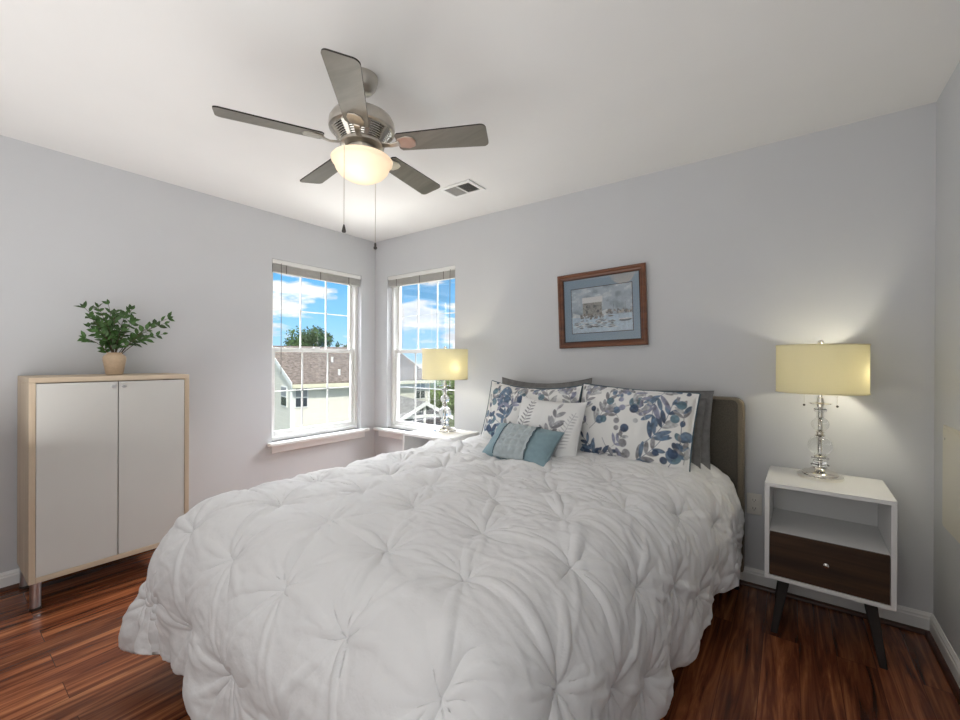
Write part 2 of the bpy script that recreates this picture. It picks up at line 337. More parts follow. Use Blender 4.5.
# ------------------------------------------------------------------ windows: built in local axes (a = along wall, d = depth outward, z), mapped to the wall
def window(idx, A0, A1, z0, z1, mp, label, wand_a, horn0, horn1):
    def bx(b, a0, a1, d0, d1, zz0, zz1):
        c = [mp(a, d, z) for a in (a0, a1) for d in (d0, d1) for z in (zz0, zz1)]
        xs, ys, zs = zip(*c); b.box(min(xs), max(xs), min(ys), max(ys), min(zs), max(zs)); return b
    root = bpy.data.objects.new('window_%d' % idx, None); COL.objects.link(root); root['kind'] = 'structure'; root['label'] = label
    root.location = mp((A0+A1)/2, .08, z0)
    f = MB(); fw = .032
    for a, c in ((A0, A0+fw), (A1-fw, A1)): bx(f, a, c, .055, .14, z0, z1)
    bx(f, A0+fw, A1-fw, .055, .14, z0, z0+.03); bx(f, A0+fw, A1-fw, .055, .14, z1-fw, z1)
    f.build('window_frame', M['vinyl'], root, bevel=.003)
    zm = (z0+z1)/2+.005
    for nm, s0, s1, d0, d1 in (('upper_sash', zm-.012, z1-fw, .105, .130), ('lower_sash', z0+.03, zm+.022, .072, .098)):
        s = MB(); a0, a1 = A0+fw, A1-fw; sw = .030; br = .034 if nm == 'upper_sash' else .044
        bx(s, a0, a0+sw, d0, d1, s0, s1); bx(s, a1-sw, a1, d0, d1, s0, s1); bx(s, a0+sw, a1-sw, d0, d1, s0, s0+br); bx(s, a0+sw, a1-sw, d0, d1, s1-.034, s1)
        so = s.build(nm, M['vinyl'], root, bevel=.002)
        g = MB(); ga0, ga1, gz0, gz1 = a0+sw, a1-sw, s0+br, s1-.034; dm = (d0+d1)/2; q = .006
        for k in (1, 2):
            a = ga0+(ga1-ga0)*k/3; bx(g, a-q, a+q, dm-.004, dm+.004, gz0, gz1)
        zz = (gz0+gz1)/2; bx(g, ga0, ga1, dm-.004, dm+.004, zz-q*.8, zz+q*.8)
        g.build('grille', M['vinyl'], so)
        p = MB(); bx(p, ga0, ga1, dm-.0075, dm-.0055, gz0, gz1); p.build('glass_pane', M['glass'], so)
    lk = MB(); am = (A0+A1)/2; bx(lk, am-.03, am+.03, .06, .078, zm+.022, zm+.034); lk.build('sash_lock', M['vinyl'], root)
    s = MB(); bx(s, horn0, horn1, -.055, 0, z0-.028, z0); bx(s, A0, A1, 0, .056, z0-.028, z0); s.build('window_stool', M['trim'], root, bevel=.006, seg=3)
    s = MB(); bx(s, horn0+.03, horn1-.03, -.016, 0, z0-.088, z0-.028); s.build('window_apron', M['trim'], root, bevel=.004)
    bl = bpy.data.objects.new('raised_blind', None); COL.objects.link(bl)
    tag(bl, {1: 'raised pale mini blind in the window nearest the cabinet', 2: 'raised pale mini blind in the window behind the far bedside lamp'}[idx], 'blind', 'raised window blinds')
    bl.location = mp((A0+A1)/2, .03, z1)
    h = MB(); bx(h, A0+.004, A1-.004, .004, .048, z1-.037, z1-.001); h.build('headrail', M['vinyl'], bl, bevel=.003)
    h = MB(); n = 22
    for k in range(n):
        zz = z1-.040-k*.0024; bx(h, A0+.010, A1-.010, .008+.0006*(k % 3), .044-.0006*(k % 2), zz-.0018, zz)
    h.build('slat_stack', M['blind'], bl)
    h = MB(); bx(h, A0+.010, A1-.010, .007, .044, z1-.108, z1-.094); h.build('bottom_rail', M['blind'], bl, bevel=.003)
    for fr in (.14, .5, .84):
        a = A0+(A1-A0)*fr; c = MB(); bx(c, a-.004, a+.004, .0045, .0065, z1-.108, z1-.038); c.build('ladder_cord', M['cord'], bl)
    c = MB(); c.tube([mp(wand_a, .0, z1-.03), mp(wand_a, -.004, z1-.06), mp(wand_a, -.004, z1-.95)], .0026, 8); c.build('tilt_wand', M['cord'], bl, smooth=True)
    return root
window(1, W1[0], W1[1], W1[2], W1[3], lambda a, d, z: (-d, a, z), 'white double-hung window in the left wall near the corner', W1[0]+.075, -1.09, -.105)
window(2, W2[0], W2[1], W2[2], W2[3], lambda a, d, z: (a, d, z), 'white double-hung window in the bed wall near the corner', W2[1]-.055, .045, 1.20)

# ------------------------------------------------------------------ cabinet
cb = thing('storage_cabinet', 'tall birch-framed cabinet with two cream doors on metal legs', 'cabinet', (.215, -2.112, 0))
X0, X1, Y0, Y1, Z0, Z1 = .022, .41, -2.452, -1.774, .135, 1.152
MB().box(X0, X1, Y0, Y0+.024, Z0, Z1-.026).build('side_panel', M['birch'], cb, bevel=.0015)
MB().box(X0, X1, Y1-.024, Y1, Z0, Z1-.026).build('side_panel', M['birch'], cb, bevel=.0015)
MB().box(X0, X1, Y0, Y1, Z1-.026, Z1).build('top_panel', M['birch_y'], cb, bevel=.0015)
MB().box(X0, X1, Y0+.024, Y1-.024, Z0, Z0+.026).build('bottom_panel', M['birch_y'], cb, bevel=.0015)
MB().box(X0, X0+.008, Y0+.024, Y1-.024, Z0+.026, Z1-.026).build('back_panel', M['birch'], cb)
MB().box(X0+.03, X1-.03, Y0+.024, Y1-.024, .62, .64).build('shelf', M['birch_y'], cb)
ym = (Y0+Y1)/2
for a, c, kn in ((Y0+.0255, ym-.0022, ym-.022), (ym+.0022, Y1-.0255, ym+.022)):
    d = MB().box(X1-.020, X1-.002, a, c, Z0+.0275, Z1-.031).build('door', M['greige'], cb, bevel=.0012)
    k = MB(); k.lathe([(.0085, 0), (.0085, .004), (.006, .006), (.006, .014), (.0085, .016), (.0085, .021), (.007, .0225)], n=20)
    kb = MB(); kb.add([(X1-.002+z, kn+y, Z1-.058+x) for x, y, z in k.v], k.f); kb.build('knob', M['brushed'], d, smooth=True)
for lx in (.055, .392):
    for ly in (Y0+.027, Y1-.027):
        lx_ = min(lx, X1-.022)
        lg = MB().lathe([(.0205, .014), (.0205, Z0-.004), (.024, Z0-.003), (.024, Z0)], (lx_, ly, 0), 24).build('leg', M['brushed'], cb, smooth=True)
        MB().lathe([(.019, 0), (.022, .003), (.022, .011), (.016, .014)], (lx_, ly, 0), 24).build('foot', M['steel_dark'], lg, smooth=True)

# ------------------------------------------------------------------ plant in vase on the cabinet
pl = thing('potted_plant', 'leafy green sprigs in a small sand-coloured vase on the birch cabinet', 'plant', (.2, -2.085, Z1))
MB().lathe([(.036, 0), (.040, .004), (.047, .05), (.053, .085), (.0535, .10), (.049, .112), (.036, .122), (.033, .126), (.036, .130), (.0375, .131), (.034, .131), (.030, .125), (.034, .115), (.030, .03), (.0, .02)], (.2, -2.085, Z1), 40).build('vase', M['vase'], pl, smooth=True)
rnd = random.Random(5)
lf = MB(); top = Vector((.2, -2.085, Z1+.125))
def add_leaf(b, p, d, nrm, ln, wd):
    d = d.normalized(); s = d.cross(nrm).normalized(); n = s.cross(d).normalized()
    pts = [p, p+d*ln*.3+s*wd*.42+n*.12*wd, p+d*ln*.62+s*wd*.42+n*.10*wd, p+d*ln-n*.15*wd, p+d*ln*.62-s*wd*.42+n*.10*wd, p+d*ln*.3-s*wd*.42+n*.12*wd, p+d*ln*.32-n*.05*wd, p+d*ln*.65-n*.05*wd]
    b.add(pts, [(0, 1, 6), (1, 2, 7, 6), (2, 3, 7), (0, 6, 5), (6, 7, 4, 5), (7, 3, 4)])
ends = [(-.02, -.135, .255), (.05, -.125, .20), (-.05, -.11, .15), (.03, -.085, .26), (-.06, -.06, .20), (.06, -.05, .17), (.0, -.03, .285), (.05, -.015, .21), (-.05, .01, .24), (.03, .045, .225), (.0, .085, .265), (.06, .07, .17), (-.04, .10, .20),
        (.02, .275, .225), (.05, .245, .19), (.0, .25, .125), (.03, .18, .16), (-.02, -.13, .085), (.06, .02, .14), (.02, .15, .10), (-.03, -.05, .14), (.07, -.09, .13)]
for k, (ex, ey, ez) in enumerate(ends):
    e = Vector((ex, ey*.93, ez)); mid = Vector((ex*.35, ey*.28, ez*.62)); pts = []
    for i in range(11):
        t_ = i/10; pts.append(top+Vector((rnd.uniform(-.004, .004)+.008*math.cos(k), .008*math.sin(k), -.05))*(1-t_)**2+mid*2*t_*(1-t_)+e*t_*t_)
    MB().tube(pts, .0026, 6, r1=.001).build('stem', M['stem'], pl, smooth=True)
    sparse = ey > .13
    for i in range(3 if not sparse else 4, 11):
        for sd in (-1, 1):
            if rnd.random() < (.30 if not sparse else .42): continue
            t = (pts[min(i+1, 10)]-pts[i-1]).normalized()
            side = t.cross(Vector((1, 0, .25))).normalized()*sd
            d = (t*rnd.uniform(.3, .9)+side*rnd.uniform(.5, 1)+Vector((rnd.uniform(-.5, .6), 0, rnd.uniform(-.2, .35))))
            add_leaf(lf, pts[i], d, Vector((rnd.uniform(.3, 1), rnd.uniform(-.5, .5), rnd.uniform(.2, 1))), rnd.uniform(.032, .052), rnd.uniform(.020, .028))
    add_leaf(lf, pts[10], (pts[10]-pts[8]), Vector((1, .2, .6)), .034, .019)
lf.build('foliage', M['leaf'], pl, smooth=True, angle=70)

# ------------------------------------------------------------------ bed (frame + headboard), mattress
bed = thing('bed', 'bed frame with an olive-grey upholstered headboard against the grey wall', 'bed', (2.38, -1.1, 0))
HX0, HX1 = 1.575, 3.196
def rrect(x0, x1, z0, z1, r, n=8):
    pts = [(x0, z0), (x1, z0)]
    for k in range(n+1): a = PI/2*k/n; pts.append((x1-r+r*math.cos(a), z1-r+r*math.sin(a)))
    for k in range(n+1): a = PI/2+PI/2*k/n; pts.append((x0+r+r*math.cos(a), z1-r+r*math.sin(a)))
    return pts
def prism_y(pts, y0, y1):
    k = len(pts); b = MB(); b.add([(x, y0, z) for x, z in pts]+[(x, y1, z) for x, z in pts], [(i, (i+1) % k, k+(i+1) % k, k+i) for i in range(k)]+[tuple(range(k))[::-1], tuple(range(k, 2*k))]); return b
hb = prism_y(rrect(HX0, HX1, .10, 1.047, .05), -.112, -.032).build('headboard', M['head_side'], bed, bevel=.010, seg=3)
prism_y(rrect(HX0+.028, HX1-.028, .11, 1.036, .03), -.120, -.1125).build('front_upholstery', M['headboard'], hb, bevel=.005, seg=3)['label'] = 'darker woven front face'
for x in (HX0+.02, HX1-.09): MB().box(x, x+.07, -.11, -.036, 0, .10).build('leg', M['black'], bed)
for x in (1.56, 2.90): MB().box(x, x+.03, -2.08, -.121, .10, .36).build('side_rail', M['black'], bed, bevel=.006)
MB().box(1.56, 2.93, -2.115, -2.085, .10, .36).build('foot_rail', M['black'], bed, bevel=.006)
for x in (1.62, 2.82): MB().box(x, x+.06, -2.06, -2.0, 0, .10).build('leg', M['black'], bed)
MB().box(1.59, 2.90, -2.08, -.125, .30, .34).build('slat_deck', M['black'], bed)
mt = MB().box(1.60, 2.90, -2.07, -.135, .345, .580).build('mattress', M['mattress'], None, bevel=.05, seg=4)
tag(mt, 'mattress lying under the white pintuck comforter', 'mattress')

# ------------------------------------------------------------------ comforter with pinch pleats
def comforter():
    ix0, ix1, iy = 1.545, 2.995, -2.03          # flat top limits (left, right, foot)
    ZT = .655; over = .565; yh = -.15
    st_ = .0037
    u = np.arange(ix0-over, ix1+over-.06, st_); v = np.arange(iy-over, yh, st_)
    U, Vv = np.meshgrid(u, v, indexing='ij')
    # arc profile: rounded shoulder then nearly vertical drop
    a = np.linspace(0, PI/2, 60); ro, rd = .195, .25
    po = np.concatenate([ro*np.sin(a), ro-.004*np.linspace(.1, 4, 30)]); pd = np.concatenate([rd*(1-np.cos(a)), rd+np.linspace(.02, .6, 30)])
    ps = np.concatenate([[0], np.cumsum(np.hypot(np.diff(po), np.diff(pd)))])
    ix1 = np.interp(Vv, [-2.03, -1.4, -.9, -.4], [2.785, 2.815, 2.875, 2.955]); ix0 = np.interp(Vv, [-2.03, -1.2, -.75, -.58, -.2], [1.55, 1.515, 1.585, 1.715, 1.73])
    du = np.where(U < ix0, U-ix0, np.where(U > ix1, U-ix1, 0)); dv = np.where(Vv < iy, Vv-iy, 0)
    n2 = np.hypot(du, dv)+1e-9; p = 4.0; s = (np.abs(du)**p+np.abs(dv)**p)**(1/p)
    s = np.minimum(s, .635)
    out = np.interp(s, ps, po); dn = np.interp(s, ps, pd)
    dx, dy = du/n2, dv/n2
    hang = sstep(.25, .62, s)
    ang = np.arctan2(-dv, du)                    # pi = left side, pi/2 = foot, 0 = right
    per = np.where(dv < 0, np.where(du == 0, U, 0), Vv)
    wav = .018*np.sin(per*13+1.0)+.014*np.sin(per*23+.5)
    out = out+hang*wav
    cornL = (du < 0)*(dv < 0)*1.0; cornR = (du > 0)*(dv < 0)*1.0
    an = ang
    out = out+hang*cornL*(.15*np.exp(-((an-2.5)/.24)**2)-.08*np.exp(-((an-2.02)/.15)**2)+.03*np.exp(-((an-1.75)/.12)**2))
    out = out+hang*cornR*(.05*np.exp(-((an-.75)/.25)**2)-.03*np.exp(-((an-1.2)/.15)**2))
    cx = np.clip(U, ix0, ix1); cy = np.maximum(Vv, iy)
    crown = .022*(1-((cx-2.27)/.73)**2)*np.clip((cy-iy)/.4, 0, 1)
    P = np.stack([cx+dx*out, cy+dy*out, ZT+crown-dn], -1)
    P[..., 2] += .030*sstep(-.95, -.55, cy)*(1-sstep(1.65, 2.0, cx))*(1-hang)
    # normals
    gu = np.gradient(P, axis=0); gv = np.gradient(P, axis=1); nrm = np.cross(gu, gv); nrm /= np.linalg.norm(nrm, axis=-1, keepdims=True)+1e-12
    # pinch lattice
    pts = []
    dxl, dyl = .308, .262
    for j in range(-4, 9):
        y = -1.93+j*dyl*(1 if j > 0 else .95)
        for i in range(-6, 8):
            x = 2.420+i*dxl+(dxl/2 if j % 2 else 0)
            pts.append((x+rng.uniform(-.018, .018), y+rng.uniform(-.018, .018)))
    h = np.full(U.shape, .030)
    # soft pillow between pinches
    near = np.full(U.shape, 9.0)
    for (x, y) in pts:
        i0 = np.searchsorted(u, x-.26); i1 = np.searchsorted(u, x+.26); j0 = np.searchsorted(v, y-.26); j1 = np.searchsorted(v, y+.26)
        if i1-i0 < 3 or j1-j0 < 3: continue
        sl = (slice(i0, i1), slice(j0, j1)); X = U[sl]-x; Y = Vv[sl]-y
        d = np.hypot(X, Y)+1e-6; near[sl] = np.minimum(near[sl], d)
        head = np.clip((y+2.1)/1.6, 0, 1)       # more crumpled towards the pillows
        h[sl] -= .017*np.exp(-(d/.030)**1.2)+.011*np.exp(-(d/.085)**2)
        th = np.arctan2(Y, X)
        folds = [(k*PI/3+rng.normal(0, .08), rng.uniform(.008, .0145)*(1+.5*head), rng.uniform(.12, .19), .0040, .031, .4) for k in range(6)]
        folds += [(rng.uniform(0, 2*PI), rng.uniform(.004, .0095)*(1+.5*head)*rng.choice([1, 1, -1]), rng.uniform(.07, .15), .0036, .036, .9) for k in range(int(rng.integers(13, 19)))]
        folds += [(rng.uniform(0, 2*PI), rng.uniform(.002, .0045)*rng.choice([1, -1]), rng.uniform(.04, .09), .0030, .030, 1.3) for k in range(12)]
        for a_, am, ln, w0, w1, cv in folds:
            dt = th-a_-rng.normal(0, cv)*d; cs = np.cos(dt); pr = d*np.sin(dt)
            env = sstep(.003, .022, d)*np.exp(-(d/ln)**2)
            wd_ = w0+d*w1; x_ = np.abs(pr)/wd_; am = np.clip(am, -1.25*wd_, 1.25*wd_)
            h[sl] += np.where(cs > 0, am*env*np.exp(-np.sqrt(x_*x_+.03)*1.05), 0)
        h[sl] += .004*np.exp(-(d/.008)**2)
    # wrinkles stretched across the bed, softer towards the foot
    hd = np.clip((Vv+1.95)/1.4, 0, 1)
    wr = vnoise(U*.55+Vv*.25, Vv*1.5, 3, .055); wr2 = vnoise(U*.8-Vv*.3, Vv*1.3+U*.3, 4, .03)
    h += (.0015+.006*hd)*(1-np.abs(wr))**3*sstep(.03, .1, near)+(.001+.0022*hd)*wr2
    h += .007*vnoise(U, Vv, 8, .22)
    fall = sstep(.2, .5, s)
    h += fall*.004*vnoise(U, Vv, 9, .06)
    for _ in range(1):
        h[1:-1] = .25*h[:-2]+.5*h[1:-1]+.25*h[2:]; h[:, 1:-1] = .25*h[:, :-2]+.5*h[:, 1:-1]+.25*h[:, 2:]
    h = .034+(h-.034)*1.45
    P = P+nrm*h[..., None]
    P[..., 2] = np.maximum(P[..., 2], .012)
    A, B = U.shape
    o = np_mesh('comforter', P.reshape(-1, 3), gridfaces(A, B), M['pintuck'])
    md = o.modifiers.new('thickness', 'SOLIDIFY'); md.thickness = .014; md.offset = -1
    return tag(o, 'white pintuck comforter with pinched star pleats spread over the bed', 'comforter')
comforter()

# ------------------------------------------------------------------ pillows
def pillow_pts(wd, ht, th, nu, nv, flange=0.0, dish=.06, sag=0.0, seed=1):
    """front and back grids in local axes: x across, z up, y towards -front"""
    u = np.linspace(-1, 1, nu); v = np.linspace(-1, 1, nv); U, V = np.meshgrid(u, v, indexing='ij')
    # edges pulled in between the corners
    X = U*wd/2*(1-dish*(1-V**2)*np.abs(U)**3*0-dish*.6*(1-np.abs(V)**2)*np.abs(U)**4); Z = V*ht/2*(1-dish*(1-np.abs(U)**2)*np.abs(V)**4)
    fu = 1-2*flange/wd; fv = 1-2*flange/ht
    a = np.clip(1-(np.abs(U)/fu)**2.6, 0, 1); b_ = np.clip(1-(np.abs(V)/fv)**2.6, 0, 1)
    T = th/2*(a*b_)**.55+.003
    wr = vnoise(X, Z, seed, .09)*.010+vnoise(X*1.3, Z*.8, seed+1, .04)*.004
    wr += .006*np.sin(np.arctan2(Z*1.2, X)*14+seed)*np.clip(np.hypot(U, V)-.55, 0, 1)
    Tw = T+wr*np.clip(T/(th/2), 0, 1)**.5
    Z = Z - sag*(1-U**2)*np.clip(V, 0, 1)**2
    F = np.stack([X, -Tw, Z], -1); Bk = np.stack([X, T, Z], -1)
    return U, V, X, Z, F, Bk
def pillow(name, parent, wd, ht, th, material, nu=60, nv=46, paint=None, **kw):
    U, V, X, Z, F, Bk = pillow_pts(wd, ht, th, nu, nv, **kw)
    n = nu*nv; FA = gridfaces(nu, nv, 0); FB = gridfaces(nu, nv, n, True)
    # stitch the rim
    idx = np.arange(n).reshape(nu, nv)
    rim = np.concatenate([idx[:-1, 0], idx[-1, :-1], idx[:0:-1, -1], idx[0, :0:-1]]); r2_ = np.roll(rim, -1)
    FR = np.stack([rim+n, r2_+n, r2_, rim], -1)
    Vt = np.concatenate([F.reshape(-1, 3), Bk.reshape(-1, 3)]); Ft = np.concatenate([FA, FB, FR])
    pc = None
    if paint is not None:
        c = paint(X, Z); pc = np.concatenate([c.reshape(-1, 3), np.full((n, 3), .66)])
    o = np_mesh(name, Vt, Ft, material, parent, pc)
    rimpts = (F.reshape(-1, 3)[rim]+Bk.reshape(-1, 3)[rim])/2
    return o, rimpts
def lin(r, g, b):
    f = lambda c: ((c/255+.055)/1.055)**2.4 if c > 10 else c/255/12.92
    return np.array([f(r), f(g), f(b)])
class Painter:
    def __init__(s, X, Z, base, seed, tex=1.0):
        s.t = tex
        s.X, s.Z = X, Z; s.c = np.broadcast_to(base, X.shape+(3,)).copy(); s.n = vnoise(X, Z, seed, .012); s.n2 = vnoise(X, Z, seed+5, .03)
    def blend(s, m, col, k=1.0):
        m = np.clip(m, 0, 1)*k; tex = (1+s.t*(.35*s.n+.25*s.n2))[..., None]; s.c = s.c*(1-m[..., None])+np.clip(np.asarray(col)*tex, 0, 1)*m[..., None]
    def leaf(s, x, z, ang, ln, wd, col, k=.95):
        ca, sa = math.cos(ang), math.sin(ang); dx = s.X-x; dz = s.Z-z; a = (dx*ca+dz*sa)/ln; b_ = (-dx*sa+dz*ca)
        w_ = wd*.5*np.clip(4*a*(1-a), 0, 1)**.65; m = sstep(-.002, .0025, w_-np.abs(b_))*(a > 0)*(a < 1); s.blend(m, col, k)
    def dot(s, x, z, r, col, k=.95): s.blend(sstep(-.0025, .0025, r-np.hypot(s.X-x, s.Z-z)), col, k)
    def line(s, x0, z0, x1, z1, w_, col, k=.9, bow=0):
        n = 10; pts = [(x0+(x1-x0)*t+bow*(z1-z0)*math.sin(PI*t), z0+(z1-z0)*t-bow*(x1-x0)*math.sin(PI*t)) for t in [i/n for i in range(n+1)]]
        d = np.full(s.X.shape, 9.)
        for (a, b_), (c, e) in zip(pts, pts[1:]):
            l2 = (c-a)**2+(e-b_)**2+1e-12; t = np.clip(((s.X-a)*(c-a)+(s.Z-b_)*(e-b_))/l2, 0, 1); d = np.minimum(d, np.hypot(s.X-a-t*(c-a), s.Z-b_-t*(e-b_)))
        s.blend(sstep(-.0015, .0015, w_-d), col, k); return pts
    def sprig(s, x, z, ang, ln, nl, ll, lw, cols, rr, bow=.1):
        x1 = x+ln*math.cos(ang); z1 = z+ln*math.sin(ang); pts = s.line(x, z, x1, z1, .0016, cols[0], .9, bow)
        for k in range(nl):
            t = .2+.75*k/nl; i = int(t*10); px, pz = pts[i]
            for sd in (-1, 1): s.leaf(px, pz, ang+sd*rr.uniform(.55, .9), ll*(1.1-.5*t)*rr.uniform(.85, 1.1), lw, cols[rr.randrange(len(cols))])
        s.leaf(x1, z1, ang, ll*.6, lw*.8, cols[0])
NAVY, STEEL, TEAL, GREY, LAV, PALE = lin(62, 80, 106), lin(98, 120, 144), lin(96, 124, 138), lin(142, 142, 146), lin(136, 139, 160), lin(176, 178, 180)
def paint_sham(seed):
    def f(X, Z):
        rr = random.Random(seed); p = Painter(X, Z, lin(232, 232, 230), seed)
        # painted in the arrangement of the photographed right sham, then mirrored / shuffled for the other
        S = 1 if seed == 1 else -1
        q = lambda x: x*S
        def sp(x, z, ang, *a): p.sprig(q(x), z, ang if S == 1 else PI-ang, *a)
        sp(-.20, -.06, 1.25, .24, 5, .085, .022, [GREY, PALE, GREY], rr)
        sp(-.31, -.20, .15, .24, 5, .09, .024, [NAVY, STEEL, GREY, NAVY], rr)
        sp(-.16, -.22, 2.2, .13, 3, .075, .02, [NAVY, STEEL], rr)
        sp(.10, -.10, 1.1, .26, 5, .10, .026, [STEEL, STEEL, NAVY, PALE], rr)
        sp(.17, .22, -1.75, .20, 5, .10, .024, [STEEL, LAV, STEEL], rr)
        sp(.04, -.20, .75, .20, 4, .09, .024, [STEEL, GREY, GREY], rr)
        sp(.22, -.21, 1.35, .24, 4, .06, .03, [NAVY, STEEL, TEAL], rr)
        sp(-.31, .03, 1.2, .18, 4, .075, .02, [LAV, GREY, PALE], rr)
        sp(.05, -.22, 2.9, .16, 3, .06, .024, [GREY, LAV], rr)
        sp(-.02, .10, .5, .12, 2, .05, .03, [GREY, TEAL], rr)
        for x, z, an in ((-.27, .13, .9), (-.18, .16, 2.4), (.0, .20, -.6), (-.04, .02, 2.6), (.10, .03, 2.2), (-.22, -.04, 2.7), (.28, .05, 1.9), (-.06, -.14, 1.0), (.30, -.16, 1.8), (-.10, .20, .2), (.13, .20, .5), (-.31, -.06, 1.4)):
            sp(x, z, an, .11, 3, .06, .019, [PALE, GREY, LAV] if x < .12 else [GREY, STEEL, PALE], rr)
        p.line(q(-.12), -.10, q(.12), -.19, .0014, NAVY, .8, .25); p.line(q(.02), .22, q(.06), .12, .0014, GREY, .8, -.3); p.line(q(-.14), .02, q(.03), .12, .0013, GREY)
        for x, z, r, c in [(-.11, .115, .022, TEAL), (-.06, .065, .021, STEEL), (-.09, .06, .016, GREY), (-.035, .085, .018, LAV), (.03, .085, .024, NAVY), (-.15, .0, .024, STEEL), (-.125, .005, .020, TEAL), (.0, -.03, .023, NAVY), (-.05, .005, .016, GREY),
                           (-.045, -.035, .014, GREY), (.07, .06, .010, LAV), (.09, .075, .009, LAV), (.05, .02, .013, PALE), (-.02, -.065, .010, GREY), (.10, .10, .012, PALE), (-.2, .06, .016, NAVY), (-.30, .01, .02, NAVY), (.26, .14, .024, TEAL), (.25, -.12, .024, NAVY), (.30, -.02, .026, STEEL), (.21, -.16, .018, NAVY), (.17, -.13, .016, NAVY), (.24, .06, .022, TEAL), (-.30, -.11, .017, GREY), (.28, .21, .012, NAVY), (-.19, .21, .016, GREY), (.0, -.11, .022, GREY), (.02, -.16, .022, GREY)]:
            p.dot(q(x), z, r, c)
        for k in range(16):                       # small violet blossom cluster
            a = rr.uniform(0, 6.28); d = rr.uniform(0, .045); p.dot(q(-.06+d*math.cos(a)), .165+d*math.sin(a)*.9, rr.uniform(.008, .014), [LAV, STEEL, GREY][k % 3], .85)
            p.dot(q(-.27+d*math.cos(a)), .19+d*math.sin(a)*.8, rr.uniform(.007, .012), [LAV, GREY, PALE][k % 3], .85)
        return p.c
    return f
def paint_white(X, Z):
    rr = random.Random(3); p = Painter(X, Z, lin(232, 232, 231), 31); G1, G2 = lin(120, 120, 126), lin(160, 161, 166)
    p.sprig(.0, -.09, 1.25, .22, 5, .085, .024, [G2, G1, G2], rr)
    x, z = -.15, -.10
    p.line(x, z, x+.05, z+.27, .0015, G1)
    for k in range(11):
        t = .12+k*.08; cx_, cz = x+.05*t, z+.27*t
        for sd in (-1, 1): p.leaf(cx_, cz, 1.38+sd*1.15, .06*(1.15-t*.8), .0085, G1)
    p.line(.10, -.12, .17, .12, .0012, G2)
    for k in range(11):
        t = .1+k*.08; cx_, cz = .10+.07*t, -.12+.24*t
        for sd in (-1, 1): p.leaf(cx_, cz, 1.3+sd*1.1, .05*(1.15-t*.8), .006, G2, .7)
    return p.c
def place(root, c, right, up):
    right = Vector(right).normalized(); up = Vector(up); back = (up - right*up.dot(right)).normalized(); yv = back.cross(right).normalized()
    mtx = Matrix((right, yv, back)).transposed().to_4x4(); mtx.translation = Vector(c); root.matrix_world = mtx
# grey pillows against the headboard
g = thing('bed_pillow', 'grey flanged pillow behind the patterned sham, next to the visible headboard edge', 'pillow', group='grey pillows against the headboard')
o, rim = pillow('pillow_body', g, .74, .46, .15, M['grey_cloth'], flange=.05, seed=21)
place(g, (2.69, -.207, .860), (1, -.02, 0), (0, .18, 1))
c = pillow('flange_fold', g, .70, .42, .03, M['grey_cloth'], flange=.05, seed=23)[0]; c.location = (-.01, -.068, -.02); c.rotation_euler = (R(2), R(2), 0); c['label'] = 'second loose layer of grey fabric'
g = thing('bed_pillow', 'grey pillow behind the patterned sham, on the side of the bed near the windows', 'pillow', group='grey pillows against the headboard')
o, rim = pillow('pillow_body', g, .70, .47, .14, M['grey_cloth'], flange=.05, seed=25, sag=.03)
place(g, (2.02, -.207, .897), (1, .0, .02), (0, .16, 1))
# patterned shams
def sham(label, c, right, up, seed, wd, ht, sag):
    s = thing('pillow_sham', label, 'pillow', group='patterned pillow shams')
    o, rim = pillow('cover', s, wd, ht, .17, M['print'], 300, 220, paint_sham(seed), flange=.012, dish=.05, seed=seed*3, sag=sag)
    MB().tube([tuple(p) for p in rim[::6]], .0042, 6, closed=True).build('piping', M['piping'], s, local=True, smooth=True)['label'] = 'dark blue corded edge'
    place(s, c, right, up); return s
sham('blue and grey leaf-print sham standing nearest the visible headboard edge', (2.675, -.388, .880), (1, -.05, -.04), (.02, .36, 1), 1, .66, .45, .0)
sham('blue and grey leaf-print sham leaning behind the white fern-print cushion', (2.025, -.405, .885), (1, .0, -.01), (-.04, .34, 1), 2, .68, .45, .03)
# white square pillow
s = thing('throw_pillow', 'small white square cushion printed with grey fern sprigs', 'pillow')
pillow('cover', s, .42, .40, .15, M['print'], 170, 160, paint_white, dish=.10, seed=41)
place(s, (2.255, -.585, .832), (1, .04, -.03), (.06, .42, 1))
# blue lumbar pillow with smocked band
s = thing('lumbar_pillow', 'small slate-blue oblong cushion with a pale pleated band across its middle', 'pillow')
pillow('cover', s, .425, .265, .13, M['blue_cloth'], 80, 60, dish=.10, seed=51)
U, V, X, Z, F, Bk = pillow_pts(.425, .265, .13, 120, 80, dish=.10, seed=51)
msk = np.abs(U[:, 0]+.06) < .47
Fb = F[msk].copy(); Xb, Zb = X[msk], Z[msk]
cell = .042; pu = (Xb/cell); pv = (Zb/cell); tri = np.abs(((pu+pv) % 2)-1)+np.abs(((pu-pv) % 2)-1)
Fb[..., 1] -= .004+.013*np.abs(tri-1)
bo = np_mesh('smocked_band', Fb.reshape(-1, 3), gridfaces(Fb.shape[0], Fb.shape[1]), M['blue_pale'], s); bo['label'] = 'pale blue pleated diamond band'
md = bo.modifiers.new('thickness', 'SOLIDIFY'); md.thickness = .004; md.offset = 1
for e in (0, -1): MB().tube([(p[0], p[1]-.001, p[2]) for p in Fb[e][2:-2:3].tolist()], .0028, 6).build('band_edge', M['piping'], s, local=True, smooth=True)
place(s, (2.185, -.76, .775), (1, -.01, -.03), (.08, 1.25, 1))

